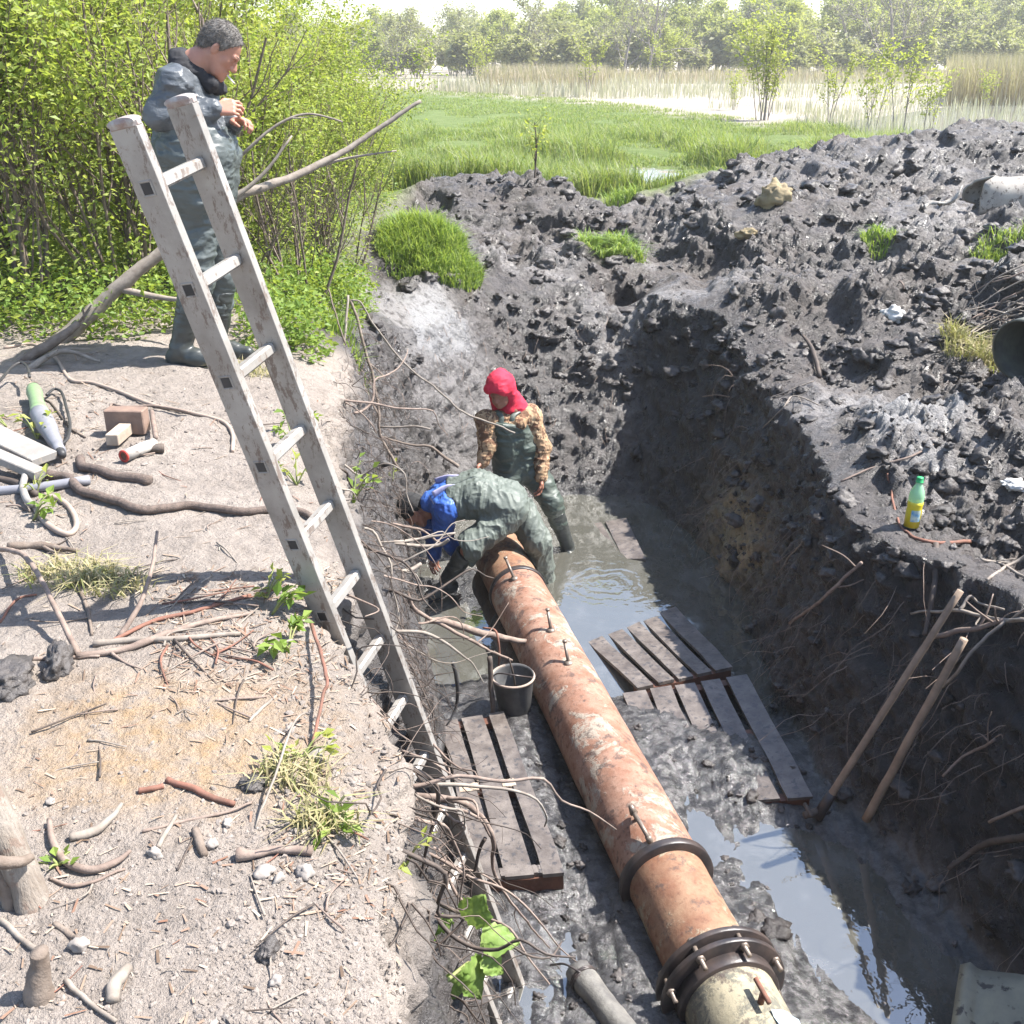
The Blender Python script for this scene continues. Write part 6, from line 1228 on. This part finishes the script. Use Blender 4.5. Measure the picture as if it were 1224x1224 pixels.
while len(P) < 3200:
    if rng.uniform() < .62: px, py = rng.uniform(440, 1224), rng.uniform(150, 470)
    elif rng.uniform() < .6: px, py = rng.uniform(860, 1224), rng.uniform(380, 680)
    elif rng.uniform() < .5: px, py = rng.uniform(440, 900), rng.uniform(380, 620)
    else: px, py = rng.uniform(840, 1224), rng.uniform(560, 1150)
    p = hit(px, py)
    if p[1] > 17 or p[0] < -1.1 or p[2] < WATER_Z+.02: continue
    if ((p[0]+.45)/.6)**2+((p[1]-9.25)/.6)**2 < 1: continue
    dd = np.linalg.norm(p-CAMP); P.append(p-A([0, 0, .006])); S_.append((.008+.05*rng.uniform()**7)*(.7+dd/14))
P = A(P); S_ = A(S_); V, F = rock_arrays(P, S_, rng, 2, .7, .62); o = link('mud_clods', mesh_np('mud_clods', V, F, M['clod'])); tag(o, 'dark wet clods covering the spoil heap and pit walls', 'mud clods', None, 'stuff')
P = []; S_ = []
for k in range(650):
    p = hit(*((rng.uniform(640, 1180), rng.uniform(830, 1215)) if k < 300 else (rng.uniform(500, 760), rng.uniform(880, 1215)) if k < 480 else (rng.uniform(860, 960), rng.uniform(730, 860)) ))
    if p[2] < -1.9 and p[2] > WATER_Z-.01: P.append(p); S_.append(.006+.03*rng.uniform()**4)
V, F = rock_arrays(A(P), A(S_)*.8, rng, 2, .6, .85); o = link('floor_mud_lumps', mesh_np('floor_mud_lumps', V, F, M['clodwet'])) if 'clodwet' in M else link('floor_mud_lumps', mesh_np('floor_mud_lumps', V, F, M['clod'])); tag(o, 'wet black mud lumps scattered over the pit floor', 'mud lumps', None, 'stuff')
def stone(px, py, s, mat, name, lab, cat, sub=3, flat=.7, seed=0):
    p = hit(px, py); V, F = rock_arrays([p+A([0, 0, s*.25])], A([s]), np.random.default_rng(seed), sub, flat, .45); o_ = A([*p[:2], V[:, 2].min()]); return tag(link(name, mesh_np(name, V-o_, F, M[mat]), None, o_), lab, cat)
M['clay'] = simple('yellow_clay', (.33, .26, .15), (.20, .16, .10), .85, 7, .6, .01); M['stonep'] = simple('pale_stone', (.28, .25, .225), (.21, .185, .165), .9, 12, .5, .006); M['rag'] = simple('white_rag', (.55, .54, .51), (.45, .43, .41), .8, 12, .4, .006, spots=(.3, .28, .25))
stone(924, 243, .17, 'clay', 'clay_lump', 'big yellow clay lump on the upper spoil slope', 'clay lump', flat=.85, seed=2); stone(893, 282, .09, 'clay', 'clay_lump', 'small grey yellow clay lump below the big yellow one', 'clay lump', seed=3); stone(1066, 380, .075, 'rag', 'white_rag', 'crumpled white rag lying on the dark spoil slope', 'rag', seed=6, flat=.9)
stone(1212, 583, .06, 'rag', 'pale_stone', 'pale elongated stone on the mud at the right frame edge', 'stone', flat=.6, seed=8)
for q, (px, py, s, lab) in enumerate(((317, 1045, .022, 'tall pale stone below the brown knobbly stick'), (333, 1052, .014, 'small pale stone right of the tall pale stone'), (365, 1045, .018, 'pale soil lump below the right end of the knobbly stick'), (185, 1022, .017, 'flat pale stone beside the straight pale stick'), (253, 1010, .016, 'pale stone right of the short thick dark stick'), (95, 1132, .022, 'large pale stone above the stump'), (378, 905, .018, 'pale flat stone among the bank edge weeds'), (272, 985, .012, 'small white stone below the reddish split stick'), (330, 1175, .018, 'pale stone on the crumbly soil near the lower edge'), (60, 960, .015, 'round pale stone beside the peeled bark strip'))):
    stone(px, py, s, 'stonep', 'pale_stone', lab, 'stone', 2, .7, 20+q)
stone(322, 1140, .026, 'clod', 'dark_clod', 'dark grey clod lying on the pale lower bank', 'clod', 3, .7, 40); stone(305, 940, .026, 'clod', 'dark_clod', 'dark earth clod beside the bank edge weeds', 'clod', 3, .7, 41); stone(72, 797, .06, 'clod', 'dark_clod', 'grey black earth clod in the soil hole at the foot of the bowed branch', 'clod', 3, .7, 42); stone(10, 820, .07, 'clod', 'dark_clod', 'big grey earth clod at the left edge above the sand patch', 'clod', 3, .8, 43)
# straw and leaf litter on the bank
def litter():
    rng = np.random.default_rng(77); b = []; P = []
    for x0, x1, y0, y1, n in ((0, 480, 430, 1224, 520), (180, 420, 680, 830, 700), (0, 130, 420, 620, 250), (330, 480, 800, 1100, 260)):
        for k in range(n): P.append(hit(rng.uniform(x0, x1), rng.uniform(y0, y1)))
    P = A(P); P = P[P[:, 2] > -.25]; n = len(P); a = rng.uniform(0, 6.28, n); L = rng.uniform(.012, .07, n)*np.clip((P[:, 1]/3.2), .6, 1.5); d = np.stack([np.cos(a), np.sin(a), rng.normal(0, .12, n)], 1); w = np.stack([-np.sin(a), np.cos(a), 0*a], 1)*rng.uniform(.0008, .0035, n)[:, None]; z = A([0, 0, .004])
    V = np.stack([P-d*L[:, None]/2-w+z, P-d*L[:, None]/2+w+z, P+w*.3+z+A([0, 0, .004]), P+d*L[:, None]/2+w*.7+z, P+d*L[:, None]/2-w*.7+z], 1).reshape(-1, 3); i = np.arange(n)*5
    t = NT('straw_litter'); t.bsdf(t.ramp(t.island(), [(0, (.10, .07, .05)), (.35, (.20, .14, .10)), (.6, (.34, .28, .22)), (.8, (.17, .09, .06)), (1, (.40, .35, .28))]), .85, spec=.2)
    o = link('straw_litter', mesh_np('straw_litter', V, [np.stack([i, i+1, i+3, i+4], 1)], t.m, False)); tag(o, 'straw, bark chips and leaf litter strewn over the bare bank', 'litter', None, 'stuff')
litter()
# ---- small plants
def plant(px, py, n, ls, h, r, mat, lab, name='weed_plant', seed=0, up=.8, stems=4, off=0, lw=.6, loc=None):
    p = hit(px, py) if loc is None else A(loc); rng = np.random.default_rng(seed+900); root = empty(name, p, lab, 'plant'); b = MB(); L = []; D = []
    for k in range(stems):
        a = rng.uniform(0, 6.28); e = p+A([math.cos(a)*r, math.sin(a)*r, h*rng.uniform(.6, 1)]); Q = spline([p, (p+e)/2+A([0, 0, h*.2]), e], 5); b.tube(Q, np.linspace(.004, .0015, len(Q)), 5)
        for j in range(n//stems): i = rng.integers(3, len(Q)); L.append(Q[i]+rng.normal(0, .008, 3)); dd = A([math.cos(a), math.sin(a), .2])+rng.normal(0, .6, 3); D.append(dd/np.linalg.norm(dd))
    b.build('stem', M['weedstem'], root); V, F = leaf_arrays(L, ls*rng.uniform(.6, 1.2, len(L)), rng, up, lw, .3, A(D)); link('leaves', mesh_np('leaves', V-p, F, M[mat], False), root)
M['weedstem'] = simple('green_stem', (.16, .22, .06), (.22, .20, .09), .7, 20, .2, .002)
for q, a in enumerate(((325, 735, 26, .045, .10, .09, 'weed', 'light green weed on the bank edge left of the ladder'), (345, 775, 30, .05, .07, .10, 'weed', 'bright broad leaved weed on the bank edge beside the ladder, lower one'), (318, 715, 18, .04, .08, .07, 'leaf2', 'yellow green weed on the bank edge beside the ladder, upper one'), (362, 905, 26, .032, .05, .07, 'leaf2', 'yellow green weed tuft among the crumbs of the bank edge'), (396, 990, 18, .04, .035, .05, 'weed', 'low rosette weed near the brown root at the bank edge'), (40, 622, 22, .05, .10, .09, 'weed', 'green weed inside the round loop of beige cable'), (45, 525, 18, .055, .12, .08, 'leaf2', 'yellow leaved sprout behind the nose of the power tool'), (44, 590, 10, .05, .09, .05, 'leaf2', 'small yellow sprout beside the short pale hose'), (8, 510, 24, .06, .10, .10, 'weed', 'green weed at the left edge above the weathered plank'), (350, 530, 30, .045, .14, .12, 'weed', 'green weed seen between the ladder rails, upper one'), (355, 580, 24, .04, .12, .10, 'leaf2', 'yellow green weed seen between the ladder rails, lower one'), (485, 1035, 20, .035, .08, .06, 'leaf2', 'yellowing weed hanging over the bank edge above the lower ladder'), (422, 600, 26, .05, .18, .14, 'weed', 'green sprig on the left pit wall beyond the ladder'), (470, 575, 20, .05, .16, .12, 'leaf2', 'small green sprig growing from the left wall near the bending person'), (70, 1035, 10, .03, .03, .03, 'weed', 'tiny green seedling right of the split post'))):
    plant(*a, seed=q)
for q, (px, py, r, n, lab) in enumerate(((80, 690, .16, 260, 'flattened pale green grass tuft on the bare bank below the cable loop'), (130, 700, .14, 180, 'thin pale grass tuft right of the flattened tuft'), (355, 930, .10, 120, 'small grass tuft on the bank edge beside the dark earth clod'), (388, 985, .08, 110, 'small grass tuft at the brown root on the bank edge'), (300, 445, .20, 300, 'pale trampled grass at the boots of the standing person'))):
    g = hit(px, py); grass_patch('grass_tuft', lab, 'grass tuft', [(g[0], g[1], r, r*.6, 1)], n, .09, .006, 'drygrass', 60+q, 1.6)
# the broad leaved plant at the lower edge
def big_leaf_plant():
    root = empty('burdock_plant', hit(492, 1200), 'broad leaved green plant at the bank edge before the ladder foot', 'plant'); base = atY(490, 1212, 2.05); rng = np.random.default_rng(4)
    st = MB(); tip = atY(560, 1150, 2.25); st.tube(spline([base, atY(520, 1185, 2.12), atY(548, 1160, 2.2), tip], 6), np.linspace(.008, .004, 19), 7); st.build('stem', M['weedstem'], root)
    def leaf(c, d, nrm, L, Wd, fold, seed):
        d = A(d, float); d /= np.linalg.norm(d); nrm = A(nrm, float); s = np.cross(d, nrm); s /= np.linalg.norm(s); nrm = np.cross(s, d); V = []; n, m = 14, 9
        for i in range(n+1):
            t = i/n; w = Wd*.5*math.sin(math.pi*min(1, t*.86+.14)**.8)*(1+.10*math.sin(t*40+seed)) if t < 1 else 0.0
            for j in range(m):
                u = (j/(m-1)-.5)*2; V.append(c+d*L*t+s*u*w-nrm*(fold*abs(u)**1.3*w+.25*L*t*t)+nrm*.006*math.sin(u*9+t*14+seed))
        ix = np.arange((n+1)*m).reshape(n+1, m); b = MB(); b.add(V, np.stack([ix[:-1, :-1], ix[1:, :-1], ix[1:, 1:], ix[:-1, 1:]], -1).reshape(-1, 4)); return b.build('leaf', M['bigleaf'], root)
    cam = CAMP
    for q, (px, py, Y, dx, dy, L, Wd) in enumerate(((520, 1125, 2.3, -.2, 1, .09, .075), (560, 1105, 2.3, .3, .9, .085, .08), (575, 1120, 2.28, 1, .1, .085, .075), (560, 1150, 2.22, .4, -1, .115, .085), (520, 1172, 2.12, -.5, -.7, .12, .09), (545, 1165, 2.18, -.1, -1, .085, .07), (505, 1150, 2.1, -.9, .4, .06, .055), (530, 1115, 2.32, .1, .9, .05, .05), (580, 1140, 2.25, .7, -.7, .07, .06))):
        c = atY(px, py, Y); v = cam-c; v /= np.linalg.norm(v); dw = A([dx, -.15, dy]); leaf(c, dw, v*1.1+A([.25, .2, .6]), L*1.3, Wd*1.35, .25, q)
t = NT('big_leaf'); c = t.mix(t.ramp(t.noise(22, 4), [(.4, 0), (.65, 1)]), (.17, .27, .06), (.27, .36, .11)); p_ = t.bsdf(c, .5, t.bump(t.noise(40, 4), .3, .004), .4, link=False); tr = t.n('ShaderNodeBsdfTranslucent'); tr.inputs[0].default_value = (.30, .42, .08, 1); mm = t.n('ShaderNodeMixShader'); mm.inputs[0].default_value = .35; t.t.links.new(p_, mm.inputs[1]); t.t.links.new(tr.outputs[0], mm.inputs[2]); t.t.links.new(mm.outputs[0], t.out.inputs[0]); M['bigleaf'] = t.m
big_leaf_plant()
# ================================================================ LIGHT, SKY, CAMERA
SUN_EL, SUN_AZ = R_(55), R_(10)          # azimuth from +x towards +y
w = bpy.data.worlds.new('World'); bpy.context.scene.world = w; w.use_nodes = True
nt = w.node_tree; sky = nt.nodes.new('ShaderNodeTexSky'); sky.sky_type = 'NISHITA'; sky.sun_disc = False
sky.sun_elevation = SUN_EL; sky.sun_rotation = R_(90)-SUN_AZ; sky.air_density = 1.0; sky.dust_density = 1.0
nt.links.new(sky.outputs[0], nt.nodes['Background'].inputs[0]); nt.nodes['Background'].inputs[1].default_value = .115
L = bpy.data.lights.new('sun', 'SUN'); L.energy = 4.8; L.angle = R_(.55); L.color = (1, .96, .9)
lo = bpy.data.objects.new('sun', L); C.objects.link(lo)
sd = Vector((math.cos(SUN_EL)*math.cos(SUN_AZ), math.cos(SUN_EL)*math.sin(SUN_AZ), math.sin(SUN_EL)))
lo.rotation_euler = sd.to_track_quat('Z', 'Y').to_euler(); lo.location = (5, 5, 12)
cam = bpy.data.cameras.new('camera'); cam.sensor_width = 36; cam.lens = 36*FPX/1224; cam.clip_end = 9000; cam.clip_start = .05
co = bpy.data.objects.new('camera', cam); C.objects.link(co); co.location = tuple(CAMP); co.rotation_euler = (math.pi/2-PITCH, 0, 0)
S = bpy.context.scene; S.camera = co
S.view_settings.view_transform = 'Standard'; S.view_settings.look = 'None'; S.view_settings.gamma = 1; S.view_settings.exposure = 1.65
S.cycles.max_bounces = 6; S.cycles.diffuse_bounces = 3; S.cycles.transparent_max_bounces = 8
S.cycles.use_denoising = True

# ---- the pale spring haze over the marsh: one closed box of thin air round camera and scene
t = NT('haze'); pv = t.n('ShaderNodeVolumePrincipled'); pv.inputs['Color'].default_value = (.97, .97, .93, 1); pv.inputs['Density'].default_value = .0011; pv.inputs['Anisotropy'].default_value = .25
t.t.links.new(pv.outputs[0], t.out.inputs['Volume'])
hb = MB(); V = [(x, y, z) for x in (-180, 180) for y in (-45, 260) for z in (-3.6, 17)]; hb.add(V, [[0, 1, 3, 2], [4, 6, 7, 5], [0, 4, 5, 1], [2, 3, 7, 6], [0, 2, 6, 4], [1, 5, 7, 3]])
ho = hb.build('haze', t.m, None, False); ho['kind'] = 'stuff'
S.cycles.volume_bounces = 0
